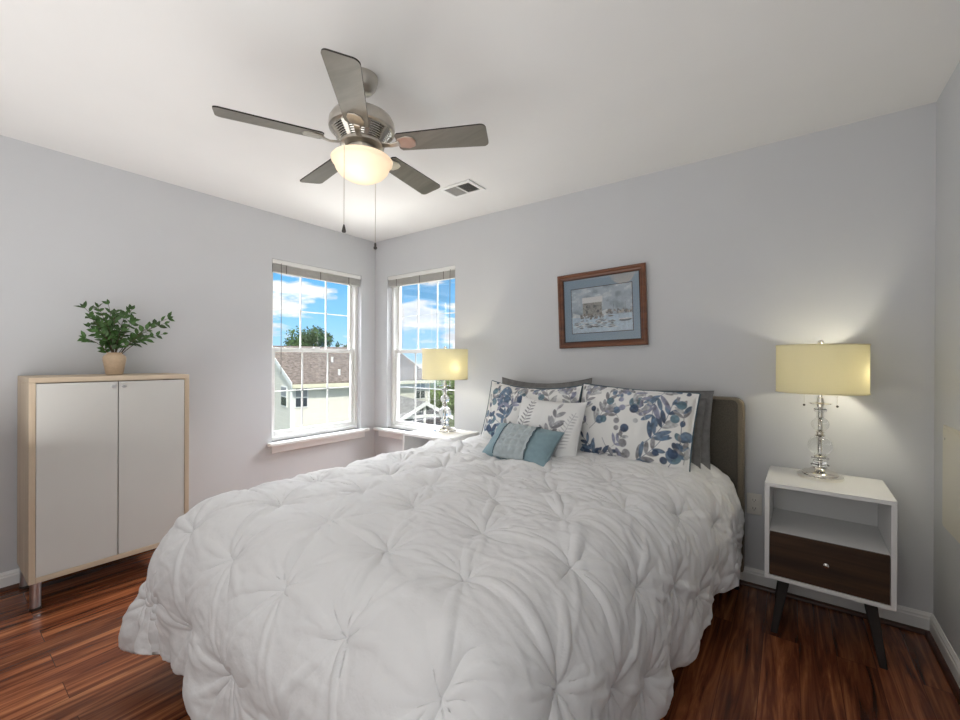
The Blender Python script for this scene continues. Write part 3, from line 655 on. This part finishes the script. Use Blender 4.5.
# ------------------------------------------------------------------ nightstands
def nightstand():
    n = thing('nightstand', 'white nightstand with a walnut drawer, standing between the bed and the right wall', 'nightstand', group='white nightstands with walnut drawers')
    W, D, Zb, Zt, tk = .44, .39, .245, .688, .018
    kw = dict(parent=n, local=True, bevel=.0015)
    MB().box(-W/2, W/2, -D/2, D/2, Zt-tk, Zt).build('top', M['ns_white'], **kw)
    MB().box(-W/2, W/2, -D/2, D/2, Zb, Zb+tk).build('bottom', M['ns_white'], **kw)
    for x in (-W/2, W/2-tk): MB().box(x, x+tk, -D/2, D/2, Zb+tk, Zt-tk).build('side_panel', M['ns_white'], **kw)
    MB().box(-W/2+tk, W/2-tk, D/2-.008, D/2, Zb+tk, Zt-tk).build('back_panel', M['ns_white'], parent=n, local=True)
    zs = .447
    MB().box(-W/2+tk, W/2-tk, -D/2+.012, D/2-.008, zs, zs+tk).build('shelf', M['ns_white'], **kw)
    d = MB().box(-W/2+tk+.002, W/2-tk-.002, -D/2+.002, -D/2+.020, Zb+tk+.002, zs+tk-.001).build('drawer', M['walnut'], **kw)
    k = MB().lathe([(.005, 0), (.005, .010), (.008, .012), (.0105, .017), (.010, .022), (.006, .025), (0, .026)], n=20)
    kb = MB(); kb.add([(x, -D/2+.002-z, .372+y) for x, y, z in k.v], k.f); kb.build('knob', M['chrome'], d, local=True, smooth=True)
    for sx in (-1, 1):
        for sy in (-1, 1):
            tx, ty = sx*(W/2-.075), sy*(D/2-.06); bx_, by_ = sx*(W/2-.037), sy*(D/2-.012)
            a, b_ = .0125, .021
            bt = [(bx_-a, by_-a, 0), (bx_+a, by_-a, 0), (bx_+a, by_+a, 0), (bx_-a, by_+a, 0)]; tp = [(tx-b_, ty-b_, Zb), (tx+b_, ty-b_, Zb), (tx+b_, ty+b_, Zb), (tx-b_, ty+b_, Zb)]
            MB().hexa(bt, tp).build('leg', M['dark_wood'], n, local=True, bevel=.003)
    return n
ns = nightstand(); ns.location = (3.526, -.236, 0); ns.rotation_euler = (0, 0, R(-1.2))
nl = copy_tree(ns); nl.location = (1.232, -.366, 0); nl.rotation_euler = (0, 0, 0); nl['label'] = 'white nightstand mostly hidden behind the bed, in front of the window sill'

# ------------------------------------------------------------------ table lamps
def ball(r, z, n=14, sq=1.0): return [(r*math.sin(PI*k/n), z-r*sq*math.cos(PI*k/n)) for k in range(n+1)]
def table_lamp():
    l = thing('table_lamp', 'crystal ball table lamp on the nightstand beside the right wall', 'lamp', group='crystal table lamps with drum shades')
    kw = dict(parent=l, local=True, smooth=True)
    MB().lathe([(.087, 0), (.089, .004), (.089, .014), (.084, .017), (.070, .019), (.070, .026), (.066, .031), (.050, .036), (.036, .044), (.030, .050), (.028, .054)], n=48).build('base', M['chrome'], **kw)
    MB().lathe([(.006, .05), (.006, .44)], n=16).build('rod', M['chrome'], **kw)
    for nm, pr, mt_ in (('crystal_collar', [(.008, .055), (.034, .057), (.036, .064), (.028, .070), (.026, .086), (.034, .090), (.036, .097), (.0085, .100)], 'crystal'),
                        ('metal_ring', [(.0068, .101), (.026, .102), (.027, .106), (.0068, .109)], 'chrome'),
                        ('crystal_ball', [(.0075, .110)]+ball(.048, .155)[2:-2]+[(.0075, .200)], 'crystal'),
                        ('metal_ring', [(.0068, .201), (.018, .202), (.021, .207), (.014, .212), (.014, .217), (.020, .222), (.0068, .225)], 'chrome'),
                        ('crystal_ball', [(.0075, .226)]+ball(.0345, .258)[2:-2]+[(.0075, .290)], 'crystal'),
                        ('crystal_neck', [(.0075, .291), (.014, .292), (.014, .315), (.024, .320), (.026, .330), (.020, .338), (.0075, .340)], 'crystal'),
                        ('drip_plate', [(.0068, .341), (.013, .342), (.013, .355), (.045, .358), (.046, .361), (.014, .364), (.012, .385), (.0068, .388)], 'chrome')):
        MB().lathe(pr, n=32).build(nm, M[mt_], **kw)
    s = MB(); r = .1755; z0, z1 = .412, .640; n = 64
    s.lathe([(r, z0), (r, z1), (r-.0025, z1), (r-.0025, z0), (r, z0)], n=n, cap=False)
    sh = s.build('lamp_shade', M['shade'], **kw)
    for z in (z0+.001, z1-.001): MB().tube([(r*math.cos(2*PI*k/n), r*math.sin(2*PI*k/n), z) for k in range(n)], .0028, 6, closed=True).build('shade_rim', M['shade'], sh, local=True, smooth=True)
    sp_ = MB()
    for k in range(3): sp_.tube([(0, 0, z1-.012), (r*math.cos(k*2.094+.5), r*math.sin(k*2.094+.5), z1-.004)], .0018, 6)
    sp_.build('shade_spider', M['chrome'], sh, local=True)
    MB().tube([(0, 0, .44), (0, 0, z1-.008)], .003, 8).build('harp', M['chrome'], **kw)
    MB().lathe([(.004, z1-.010), (.006, z1), (.004, z1+.003)]+[(a, b_) for a, b_ in ball(.012, z1+.014)[2:]], n=20).build('finial', M['chrome'], **kw)
    for sx in (-1, 1):
        MB().tube([(0, 0, .43), (sx*.052, 0, .437), (sx*.06, 0, .445)], .010, 10).build('socket', M['chrome'], **kw)
        ch = MB(); ch.tube([(sx*.062, -.012, .44), (sx*.062, -.012, .352)], .0009, 6)
        c = ch.build('pull_chain', M['chrome'], **kw)
        MB().lathe(ball(.0055, .349), n=12).build('pull_bead', M['steel_dark'], c, local=True, smooth=True)
        for v in c.children: v.location = (sx*.062, -.012, 0)
    MB().lathe(ball(.022, .50, sq=1.3), n=20).build('bulb', M['bulb'], **kw).location = (.095, -.035, 0)
    return l
la = table_lamp(); la.location = (3.512, -.178, .688)
lb = copy_tree(la); lb.location = (1.258, -.352, .688); lb.rotation_euler = (0, 0, -.03); lb['label'] = 'crystal ball table lamp in front of the window, on the far side of the bed'
for nm, p in (('bedside_bulb', (3.512+.108, -.178-.04, 1.19)), ('far_bedside_bulb', (1.258+.108, -.352-.045, 1.19))):
    light(nm, 'POINT', p, 5.2, (1, .93, .74), shadow_soft_size=.03)

# ------------------------------------------------------------------ picture on the bed wall
pic = thing('framed_picture', 'framed harbour watercolour with a blue mat on the wall above the bed', 'picture', (2.359, -.0108, 1.601), (R(1.1), R(-1.7), R(-.8)))
FW, FH, fb, ft = .613, .520, .038, .026
def frame_side(i):
    b = MB(); w2, h2 = FW/2, FH/2
    crn = [(-w2, -h2), (w2, -h2), (w2, h2), (-w2, h2)]; inn = [(-w2+fb, -h2+fb), (w2-fb, -h2+fb), (w2-fb, h2-fb), (-w2+fb, h2-fb)]
    p, q, r_, s_ = crn[i], crn[(i+1) % 4], inn[(i+1) % 4], inn[i]
    mid = lambda a, c, t: (a[0]+(c[0]-a[0])*t, a[1]+(c[1]-a[1])*t)
    prof = [(0, 0), (0, -ft*.75), (.15, -ft), (.45, -ft*.95), (.6, -ft*.7), (.9, -ft*.6), (1, -ft*.45), (1, 0)]
    vs = [(*mid(p, s_, t), y) for t, y in prof]+[(*mid(q, r_, t), y) for t, y in prof]; k = len(prof)
    b.add([(x, y, z) for x, z, y in vs], [(j, (j+1) % k, k+(j+1) % k, k+j) for j in range(k)]+[tuple(range(k))[::-1], tuple(range(k, 2*k))]); return b
for i in range(4): frame_side(i).build('frame_side', M['frame'], pic, local=True)
lp = MB(); a, c = FW/2-fb, FH/2-fb; e = .006
for x0, x1, z0, z1 in ((-a, a, -c, -c+e), (-a, a, c-e, c), (-a, -a+e, -c+e, c-e), (a-e, a, -c+e, c-e)): lp.box(x0, x1, -.0125, -.001, z0, z1)
lp.build('inner_lip', M['frame_in'], pic, local=True)
MB().box(-a, a, -.004, -.001, -c, c).build('mat_board', M['matboard'], pic, local=True)
px0, px1, pz0, pz1 = -.206, .214, -.158, .150
b = MB(); e = .005
b.box(px0-e, px1+e, -.0055, -.0042, pz0-e, pz1+e); b.build('mat_bevel', M['matline'], pic, local=True)
nu, nv = 220, 150
U, V = np.meshgrid(np.linspace(px0, px1, nu), np.linspace(pz0, pz1, nv), indexing='ij')
def paint_scene(X, Z):
    p = Painter(X, Z, lin(172, 186, 196), 77, .4); rr = random.Random(9)
    sky = vnoise(X*.7, Z*1.4, 61, .05)+.5*vnoise(X, Z*1.3, 62, .02); p.blend(sstep(-.1, .9, sky), lin(126, 142, 156), .8); p.blend(sstep(.25, .9, -sky), lin(206, 214, 218), .8)
    p.blend((Z < -.045)*1.0, lin(186, 205, 218), .9)
    p.blend(((X > -.2) & (Z < -.02+.02*np.sin(X*17)) & (Z > -.05) & (X < .05))*1.0, lin(214, 220, 222), .9)
    # distant shore with small roofs
    for k in range(46): p.dot(rr.uniform(.03, .212), -.028+rr.uniform(-.008, .012), rr.uniform(.004, .009), [lin(96, 96, 98), lin(120, 110, 100), lin(180, 176, 170)][k % 3], .85)
    # stone house
    wl = ((X > -.125) & (X < .012) & (Z > -.042) & (Z < .045))*1.0; p.blend(wl, lin(150, 148, 140), 1); p.blend(wl*sstep(.1, .5, vnoise(X, Z, 91, .007)), lin(104, 104, 102), .8)
    p.blend(((X > -.128) & (X < .018) & (Z > .045) & (Z < .085-.10*np.clip(-.12-X, 0, 1)))*1.0, lin(236, 238, 238), 1)
    for wx, wz in ((-.095, .02), (-.04, .02), (-.095, -.015), (-.015, -.015)): p.blend((np.abs(X-wx) < .007)*(np.abs(Z-wz) < .009)*1.0, lin(58, 62, 68), .9)
    for k in range(70): p.dot(rr.uniform(-.14, .02), -.05+rr.gauss(0, .010), rr.uniform(.003, .008), [lin(84, 84, 84), lin(160, 160, 158), lin(118, 108, 98)][k % 3], .85)
    # rocks and boats on the water
    for k in range(70):
        x = rr.uniform(-.2, .08); z = -.075-rr.uniform(0, .05)-.1*max(0, x); p.leaf(x, z, rr.gauss(0, .2), rr.uniform(.015, .05), rr.uniform(.004, .011), [lin(70, 74, 78), lin(140, 148, 154), lin(228, 232, 234)][k % 3], .9)
    p.leaf(.125, -.088, .03, .085, .02, lin(44, 58, 66)); p.leaf(.12, -.082, .03, .09, .009, lin(226, 230, 230))
    p.leaf(.05, -.055, .0, .04, .010, lin(90, 84, 76)); p.leaf(-.07, -.118, .0, .07, .010, lin(60, 64, 68))
    for x, h_ in ((.09, .07), (.115, .05), (.17, .06)): p.line(x, -.03, x, -.03+h_, .0008, lin(90, 92, 96), .8)
    return p.c
Pn = np.stack([U, np.full(U.shape, -.0062), V], -1)
np_mesh('art_print', Pn.reshape(-1, 3), gridfaces(nu, nv), M['art'], pic, np.clip(paint_scene(U, V)*1.2, 0, .9).reshape(-1, 3), smooth=False)
MB().box(-a+.001, a-.001, -.0098, -.0086, -c+.001, c-.001).build('glazing', M['pic_glass'], pic, local=True)

# ------------------------------------------------------------------ ceiling fan
FX, FY = 1.938, -1.658
fan = thing('ceiling_fan', 'brushed nickel ceiling fan with five dark-edged blades and a lit bowl light', 'ceiling fan', (FX, FY, H))
c = (FX, FY, 0)
MB().lathe([(.064, H), (.064, H-.012), (.062, H-.020), (.054, H-.045), (.040, H-.062), (.026, H-.068), (.018, H-.070)], c, 40).build('canopy', M['nickel'], fan, smooth=True)
MB().lathe([(.012, H-.066), (.012, 2.262)], c, 20).build('downrod', M['chrome'], fan, smooth=True)
MB().lathe([(.018, 2.305), (.034, 2.302), (.036, 2.292), (.090, 2.284), (.122, 2.266), (.134, 2.244), (.136, 2.220), (.134, 2.212), (.126, 2.207), (.118, 2.206)], c, 56).build('motor_housing', M['nickel'], fan, smooth=True)
pr = []
for k in range(7):
    r_, z_ = .120-.0052*k, 2.206-.0066*k; pr += [(r_, z_), (r_+.0012, z_-.0016), (r_, z_-.0034), (r_-.009, z_-.0038), (r_-.009, z_-.0062)]
MB().lathe(pr, c, 56).build('ribbed_vent', M['chrome'], fan, smooth=True, angle=20)
for k in range(8):
    a = 2*PI*k/8+.3; ca, sa = math.cos(a), math.sin(a); w_ = .011
    ln_ = [(.124, 2.208), (.1255, 2.200), (.090, 2.158), (.084, 2.158), (.110, 2.208)]
    MB().add([(FX+r*ca-s_*w_*r/.12*sa, FY+r*sa+s_*w_*r/.12*ca, z) for s_ in (-1, 1) for r, z in ln_], [(i, (i+1) % 5, 5+(i+1) % 5, 5+i) for i in range(5)]+[(4, 3, 2, 1, 0), (5, 6, 7, 8, 9)]).build('vent_rib', M['nickel'], fan)
MB().lathe([(.03, 2.159), (.088, 2.159), (.090, 2.154), (.090, 2.146), (.084, 2.142), (.05, 2.140)], c, 48).build('flywheel', M['nickel'], fan, smooth=True)
MB().lathe([(.05, 2.142), (.062, 2.138), (.064, 2.115), (.060, 2.108), (.080, 2.104), (.102, 2.100), (.106, 2.094), (.104, 2.090), (.09, 2.092), (.03, 2.098)], c, 48).build('light_fitter', M['nickel'], fan, smooth=True)
ZBL = 2.155; RB = .533; PH = 4.248
bl = None
for k in range(5):
    a = PH+k*2*PI/5; ca, sa = math.cos(a), math.sin(a)
    pit = R(-12)
    def T(x, y, z=0):
        yy = y*math.cos(pit)-z*math.sin(pit); zz = y*math.sin(pit)+z*math.cos(pit)
        return (FX+x*ca-yy*sa, FY+x*sa+yy*ca, ZBL+zz)
    out_ = []; r0 = .155; n_ = 8; cr = .022
    hw = lambda x: .047+.012*(x-r0)/(RB-r0)
    w1 = hw(RB)
    out_ += [(r0+.010, -hw(r0)), (RB-cr, -w1)]
    out_ += [(RB-cr+cr*math.sin(PI/2*j/n_), -w1+cr-cr*math.cos(PI/2*j/n_)) for j in range(1, n_+1)]
    out_ += [(RB-cr+cr*math.cos(PI/2*j/n_), w1-cr+cr*math.sin(PI/2*j/n_)) for j in range(0, n_+1)]
    out_ += [(r0+.010, hw(r0)), (r0, hw(r0)-.012), (r0, -hw(r0)+.012)]
    q = len(out_); b = MB(); b.add([T(x, y, -.0028) for x, y in out_]+[T(x, y, .0028) for x, y in out_], [tuple(range(q))[::-1], tuple(range(q, 2*q))]+[(i, (i+1) % q, q+(i+1) % q, q+i) for i in range(q)])
    bo = b.build('blade', M['blade'], fan)
    bo.data.materials.append(M['blade_edge'])
    for pg in bo.data.polygons:
        if len(pg.vertices) == 4: pg.material_index = 1
    br = MB(); pad = [(.150, -.010), (.165, -.026), (.200, -.034), (.228, -.024), (.236, 0), (.228, .024), (.200, .034), (.165, .026), (.150, .010)]
    q = len(pad); br.add([T(x, y, -.0065) for x, y in pad]+[T(x, y, -.003) for x, y in pad], [tuple(range(q))[::-1], tuple(range(q, 2*q))]+[(i, (i+1) % q, q+(i+1) % q, q+i) for i in range(q)])
    bk = br.build('blade_bracket', M['nickel'], fan, bevel=.0015)
    arm = MB(); P_ = [(.080, -.006, .013), (.105, -.009, .012), (.130, -.013, .010), (.165, -.006, .012)]
    vs = []
    for x, z, hw_ in P_: vs += [T(x, -hw_, z-.003), T(x, hw_, z-.003), T(x, hw_, z+.003), T(x, -hw_, z+.003)]
    arm.add(vs, [(i*4+j, i*4+(j+1) % 4, i*4+4+(j+1) % 4, i*4+4+j) for i in range(3) for j in range(4)]+[(3, 2, 1, 0), (12, 13, 14, 15)])
    arm.build('bracket_arm', M['nickel'], bk, bevel=.0015)
MB().lathe([(.108, 2.098), (.121, 2.095), (.1265, 2.089), (.125, 2.081), (.118, 2.075), (.115, 2.068), (.107, 2.048), (.090, 2.028), (.064, 2.012), (.032, 2.004), (.0, 2.002)], c, 56, cap=False).build('glass_bowl', M['bowl'], fan, smooth=True)
MB().lathe(ball(.026, 2.062), c, 20).build('bulb', M['bulb'], fan, smooth=True)
light('fan_bulb', 'POINT', (FX+.02, FY-.03, 2.06), 0.2, (1, .88, .74), shadow_soft_size=.03)
toc = (CAM-Vector((FX, FY, 0))); toc.z = 0; toc.normalize(); sd_ = Vector((toc.y*-1, toc.x, 0))
def chain(p, z0, z1, fob):
    b = MB(); b.tube([(p.x, p.y, z0), (p.x, p.y, z1)], .0013, 6); o = b.build('pull_chain', M['nickel'], fan, smooth=True)
    f = MB()
    if fob == 0: f.lathe([(.002, .032), (.004, .026), (.007, .012), (.0085, .005), (.006, 0), (0, -.001)], (p.x, p.y, z1-.03), 16)
    else: f.lathe([(.002, .03), (.005, .026), (.005, .014), (.008, .010), (.008, .004), (.004, 0), (0, -.001)], (p.x, p.y, z1-.03), 16)
    f.build('chain_fob', M['steel_dark'], o, smooth=True)
pa = Vector((FX, FY, 0))+toc*.118-sd_*.068; pb = Vector((FX, FY, 0))-toc*.105+sd_*.058
chain(pa, 2.10, 1.775, 0); chain(pb, 2.10, 1.775, 1)

# ------------------------------------------------------------------ small fixtures
v = thing('ceiling_vent', 'white square ceiling air vent with two dark grilles, beyond the fan', 'vent', (1.555, -.52, H))
vx0, vx1, vy0, vy1 = 1.420, 1.690, -.615, -.425
b = MB(); e = .028
for x0, x1, y0, y1 in ((vx0, vx1, vy0, vy0+e), (vx0, vx1, vy1-e, vy1), (vx0, vx0+e, vy0+e, vy1-e), (vx1-e, vx1, vy0+e, vy1-e), ((vx0+vx1)/2-.006, (vx0+vx1)/2+.006, vy0+e, vy1-e)): b.box(x0, x1, y0, y1, H-.008, H)
b.build('vent_frame', M['trim'], v, bevel=.002)
xm = (vx0+vx1)/2
for x0, x1, sg in ((vx0+e, xm-.006, -1), (xm+.006, vx1-e, 1)):
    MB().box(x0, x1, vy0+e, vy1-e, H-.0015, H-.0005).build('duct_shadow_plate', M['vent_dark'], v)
    g = MB(); n = 9
    for k in range(n):
        x = x0+(x1-x0)*(k+.5)/n; w_ = .0045
        g.add([(x-w_*sg, vy0+e, H-.002), (x+w_*sg*.2, vy0+e, H-.008), (x+w_*sg*.2, vy1-e, H-.008), (x-w_*sg, vy1-e, H-.002), (x-w_*sg+.001, vy0+e, H-.002), (x+w_*sg*.2+.001, vy0+e, H-.008), (x+w_*sg*.2+.001, vy1-e, H-.008), (x-w_*sg+.001, vy1-e, H-.002)], [(0, 1, 2, 3), (7, 6, 5, 4), (0, 4, 5, 1), (1, 5, 6, 2), (2, 6, 7, 3), (3, 7, 4, 0)])
    g.build('grille', M['blind'], v)
ou = thing('wall_outlet', 'white wall outlet between the headboard and the nightstand', 'outlet', (3.238, 0, .455))
MB().box(3.203, 3.273, -.006, 0, .397, .513).build('cover_plate', M['plate'], ou, bevel=.002)
for z in (.432, .478):
    s = MB().box(3.221, 3.255, -.0085, -.006, z-.014, z+.014).build('socket', M['plate'], ou, bevel=.001)
    q = MB(); q.box(3.231, 3.233, -.0092, -.0085, z-.004, z+.006); q.box(3.243, 3.245, -.0092, -.0085, z-.004, z+.006); q.box(3.236, 3.240, -.0092, -.0085, z-.011, z-.007); q.build('slot', M['gap'], s)
pn = thing('access_panel', 'flat cream panel mounted on the right wall past the nightstand', 'panel', (RX, -.36, .55))
MB().box(RX-.006, RX, -.58, -.165, .550, .982).build('panel_frame', M['panel'], pn, bevel=.002)
d = MB().box(RX-.010, RX-.006, -.568, -.177, .562, .970).build('panel_door', M['panel'], pn, bevel=.002)
MB().box(RX-.0125, RX-.010, -.215, -.19, .925, .931).build('latch', M['plate'], d)

# ------------------------------------------------------------------ outside: neighbouring house, shed, trees, lawn
def plan(a, d, z):
    """a metres along, d metres across the neighbouring plots"""
    return Vector((3.3887+a*.8033-d*.5955, -2.7736+a*.5955+d*.8033, z))
GZ = -3.0
structure(MB().box(-70, 70, .6, 90, GZ-.2, GZ), 'ground', M['lawn'], 'green lawn far below the windows')
b = MB().box(-70, -.6, -40, .6, GZ-.2, GZ); structure(b, 'ground', M['lawn'], 'green lawn below the left window')
hs = thing('neighbour_house', 'cream-sided house with a brown shingle roof seen through the windows', 'house', plan(-6.3, 14, GZ), (0, 0, math.atan2(.9745, .2232)))
HL, HD, ZE, ZR = 5.46, 6.0, .44-GZ, 1.66-GZ
b = MB(); b.box(0, HL, 0, HD, 0, ZE); b.add([(0, 0, ZE), (0, HD, ZE), (0, HD/2, ZR-.05), (HL, 0, ZE), (HL, HD, ZE), (HL, HD/2, ZR-.05)], [(0, 2, 1), (3, 4, 5)])
b.build('house_wall', M['siding'], hs, local=True)
sl = (ZR-ZE)/(HD/2); ov = .25
b = MB()
for s in (0, 1):
    y0, y1 = (-ov, HD/2) if s == 0 else (HD+ov, HD/2); z0 = ZE-ov*sl
    b.hexa([(-.08, y0, z0), (HL+.08, y0, z0), (HL+.08, y1, ZR), (-.08, y1, ZR)], [(-.08, y0, z0+.10), (HL+.08, y0, z0+.10), (HL+.08, y1, ZR+.10), (-.08, y1, ZR+.10)])
b.build('roof', M['shingle'], hs, local=True)
MB().box(-.08, HL+.08, -ov-.11, -ov, ZE-.17, ZE-.05).build('gutter', M['gutter'], hs, local=True)
b = MB(); b.hexa([(-.10, -ov, ZE-ov*sl-.06), (-.08, -ov, ZE-ov*sl-.06), (-.08, HD/2, ZR-.06), (-.10, HD/2, ZR-.06)], [(-.10, -ov, ZE-ov*sl+.11), (-.08, -ov, ZE-ov*sl+.11), (-.08, HD/2, ZR+.11), (-.10, HD/2, ZR+.11)])
b.build('rake_board', M['out_white'], hs, local=True)
b = MB(); b.hexa([(HL+.08, -ov, ZE-ov*sl-.06), (HL+.10, -ov, ZE-ov*sl-.06), (HL+.10, HD/2, ZR-.06), (HL+.08, HD/2, ZR-.06)], [(HL+.08, -ov, ZE-ov*sl+.11), (HL+.10, -ov, ZE-ov*sl+.11), (HL+.10, HD/2, ZR+.11), (HL+.08, HD/2, ZR+.11)])
b.build('rake_board', M['out_white'], hs, local=True)
for x in (-.03, HL-.07): MB().box(x, x+.10, -.03, .07, 0, ZE-.02).build('corner_board', M['out_white'], hs, local=True)
MB().tube([(-.06, -.08, 0), (-.06, -.08, ZE-.3), (-.02, -.26, ZE-.12)], .04, 8).build('downspout', M['out_white'], hs, local=True, smooth=True)
def hwin(x0, x1, z0, z1, gable=False):
    def bx(b, a0, a1, d0, d1, zz0, zz1): return b.box(a0, a1, -d1, -d0, zz0, zz1) if not gable else b.box(-d1, -d0, a0, a1, zz0, zz1)
    f = bx(MB(), x0-.04, x1+.04, 0, .03, z0-.04, z1+.04).build('window', M['out_white'], hs, local=True); zm_ = (z0+z1)/2
    bx(MB(), x0, x1, .03, .036, z0, zm_-.02).build('pane', M['out_glass'], f, local=True); bx(MB(), x0, x1, .03, .036, zm_+.02, z1).build('pane', M['out_shade'], f, local=True)
hwin(.10, .26, -.38-GZ, .24-GZ); hwin(.31, .47, -.38-GZ, .24-GZ); hwin(.60, 1.2, -.40-GZ, .24-GZ, True); hwin(4.80, 5.0, -.36-GZ, .28-GZ); hwin(5.04, 5.24, -.36-GZ, .28-GZ)
for x, y in ((1.9, 1.45), (1.72, .3), (5.05, 2.0)):
    z = ZE+y*sl+.10; MB().lathe([(.045, -.05), (.045, .16), (.05, .17), (.05, .2), (0, .2)], (x, y, z), 12).build('roof_vent', M['out_white'], hs, local=True, smooth=True)
# shed with gabled roof
pk = plan(-1.6*11.5/12, 11.5, GZ); gd = Vector((.86*.8033-.5*.5955, .86*.5955+.5*.8033, 0)); gang = math.atan2(gd.y, gd.x)
sh = thing('garden_shed', 'low dark gabled outbuilding with white fascia below the neighbour house', 'shed', pk, (0, 0, gang))
hw_ = .69; zp = .04-GZ; zb = -.34-GZ
b = MB(); b.add([(-hw_, 0, 0), (hw_, 0, 0), (hw_, 0, zb), (0, 0, zp-.04), (-hw_, 0, zb), (-hw_, 3, 0), (hw_, 3, 0), (hw_, 3, zb), (0, 3, zp-.04), (-hw_, 3, zb)], [(0, 1, 2, 3, 4), (9, 8, 7, 6, 5), (0, 4, 9, 5), (1, 6, 7, 2), (2, 7, 8, 3), (3, 8, 9, 4)]); b.build('shed_wall', M['shed_shaded'], sh, local=True)
for s in (-1, 1):
    x1 = s*(hw_+.12); zz = zb-.12*(zp-zb)/hw_
    MB().hexa([(x1, -.15, zz), (0, -.15, zp), (0, 3.1, zp), (x1, 3.1, zz)], [(x1, -.15, zz+.05), (0, -.15, zp+.05), (0, 3.1, zp+.05), (x1, 3.1, zz+.05)]).build('roof_slope', M['shingle_g'], sh, local=True)
    MB().hexa([(x1, -.17, zz-.05), (0, -.17, zp-.05), (0, -.15, zp-.05), (x1, -.15, zz-.05)], [(x1, -.17, zz+.06), (0, -.17, zp+.06), (0, -.15, zp+.06), (x1, -.15, zz+.06)]).build('fascia', M['out_white'], sh, local=True)
MB().box(-hw_, hw_, -.05, -.01, zb-.02, zb+.06).build('tie_beam', M['out_white'], sh, local=True)
MB().box(-.03, .03, -.05, -.01, zb-.3, zp-.06).build('king_post', M['out_white'], sh, local=True)
def tree(label, a, d, zc, rx, rz, n, lm, seed, ls=.16):
    p = plan(a, d, GZ); t_ = thing('tree', label, 'tree', p, group='trees beyond the neighbour house'); rr = random.Random(seed)
    MB().tube([(0, 0, 0), (.05, 0, (zc-GZ)*.5), (0, 0, zc-GZ)], .16, 10, r1=.05).build('trunk', M['bark'], t_, local=True, smooth=True)
    b = MB(); blobs = [(rr.gauss(0, .38)*rx, rr.gauss(0, .38)*rx, rr.gauss(0, .40)*rz, rr.uniform(.32, .5)) for _ in range(13)]
    for k in range(n):
        x, y, z, r_ = blobs[k % 13]; u_ = Vector((rr.gauss(0, 1), rr.gauss(0, 1), rr.gauss(0, 1))).normalized(); q = rr.uniform(.55, 1.05)
        c_ = Vector((x+u_.x*r_*rx*q, y+u_.y*r_*rx*q, zc-GZ+z+u_.z*r_*rz*q)); dd = Vector((rr.gauss(0, 1), rr.gauss(0, 1), rr.gauss(0, 1)))
        add_leaf(b, c_, dd, (u_+Vector((.01, .02, .3))), ls*rr.uniform(.7, 1.3), ls*.6)
    b.build('crown', lm, t_, local=True)
tree('round dark green tree rising behind the neighbour house roof', -9.85, 24, 2.30, 1.15, 1.15, 2600, M['tree_leaf'], 1)
tree('small distant treetop right of the round tree above the roof', -9.2, 28, 1.75, .55, .7, 700, M['tree_leaf'], 2)
tree('bright green tree behind the lamp in the bed-wall window', -1.75, 21.5, -.55, 1.35, 1.2, 2200, M['tree_leaf2'], 3)
tree('dark treetop just above the lampshade in the bed-wall window', -2.4, 26, 1.05, .9, .9, 900, M['tree_leaf'], 4)
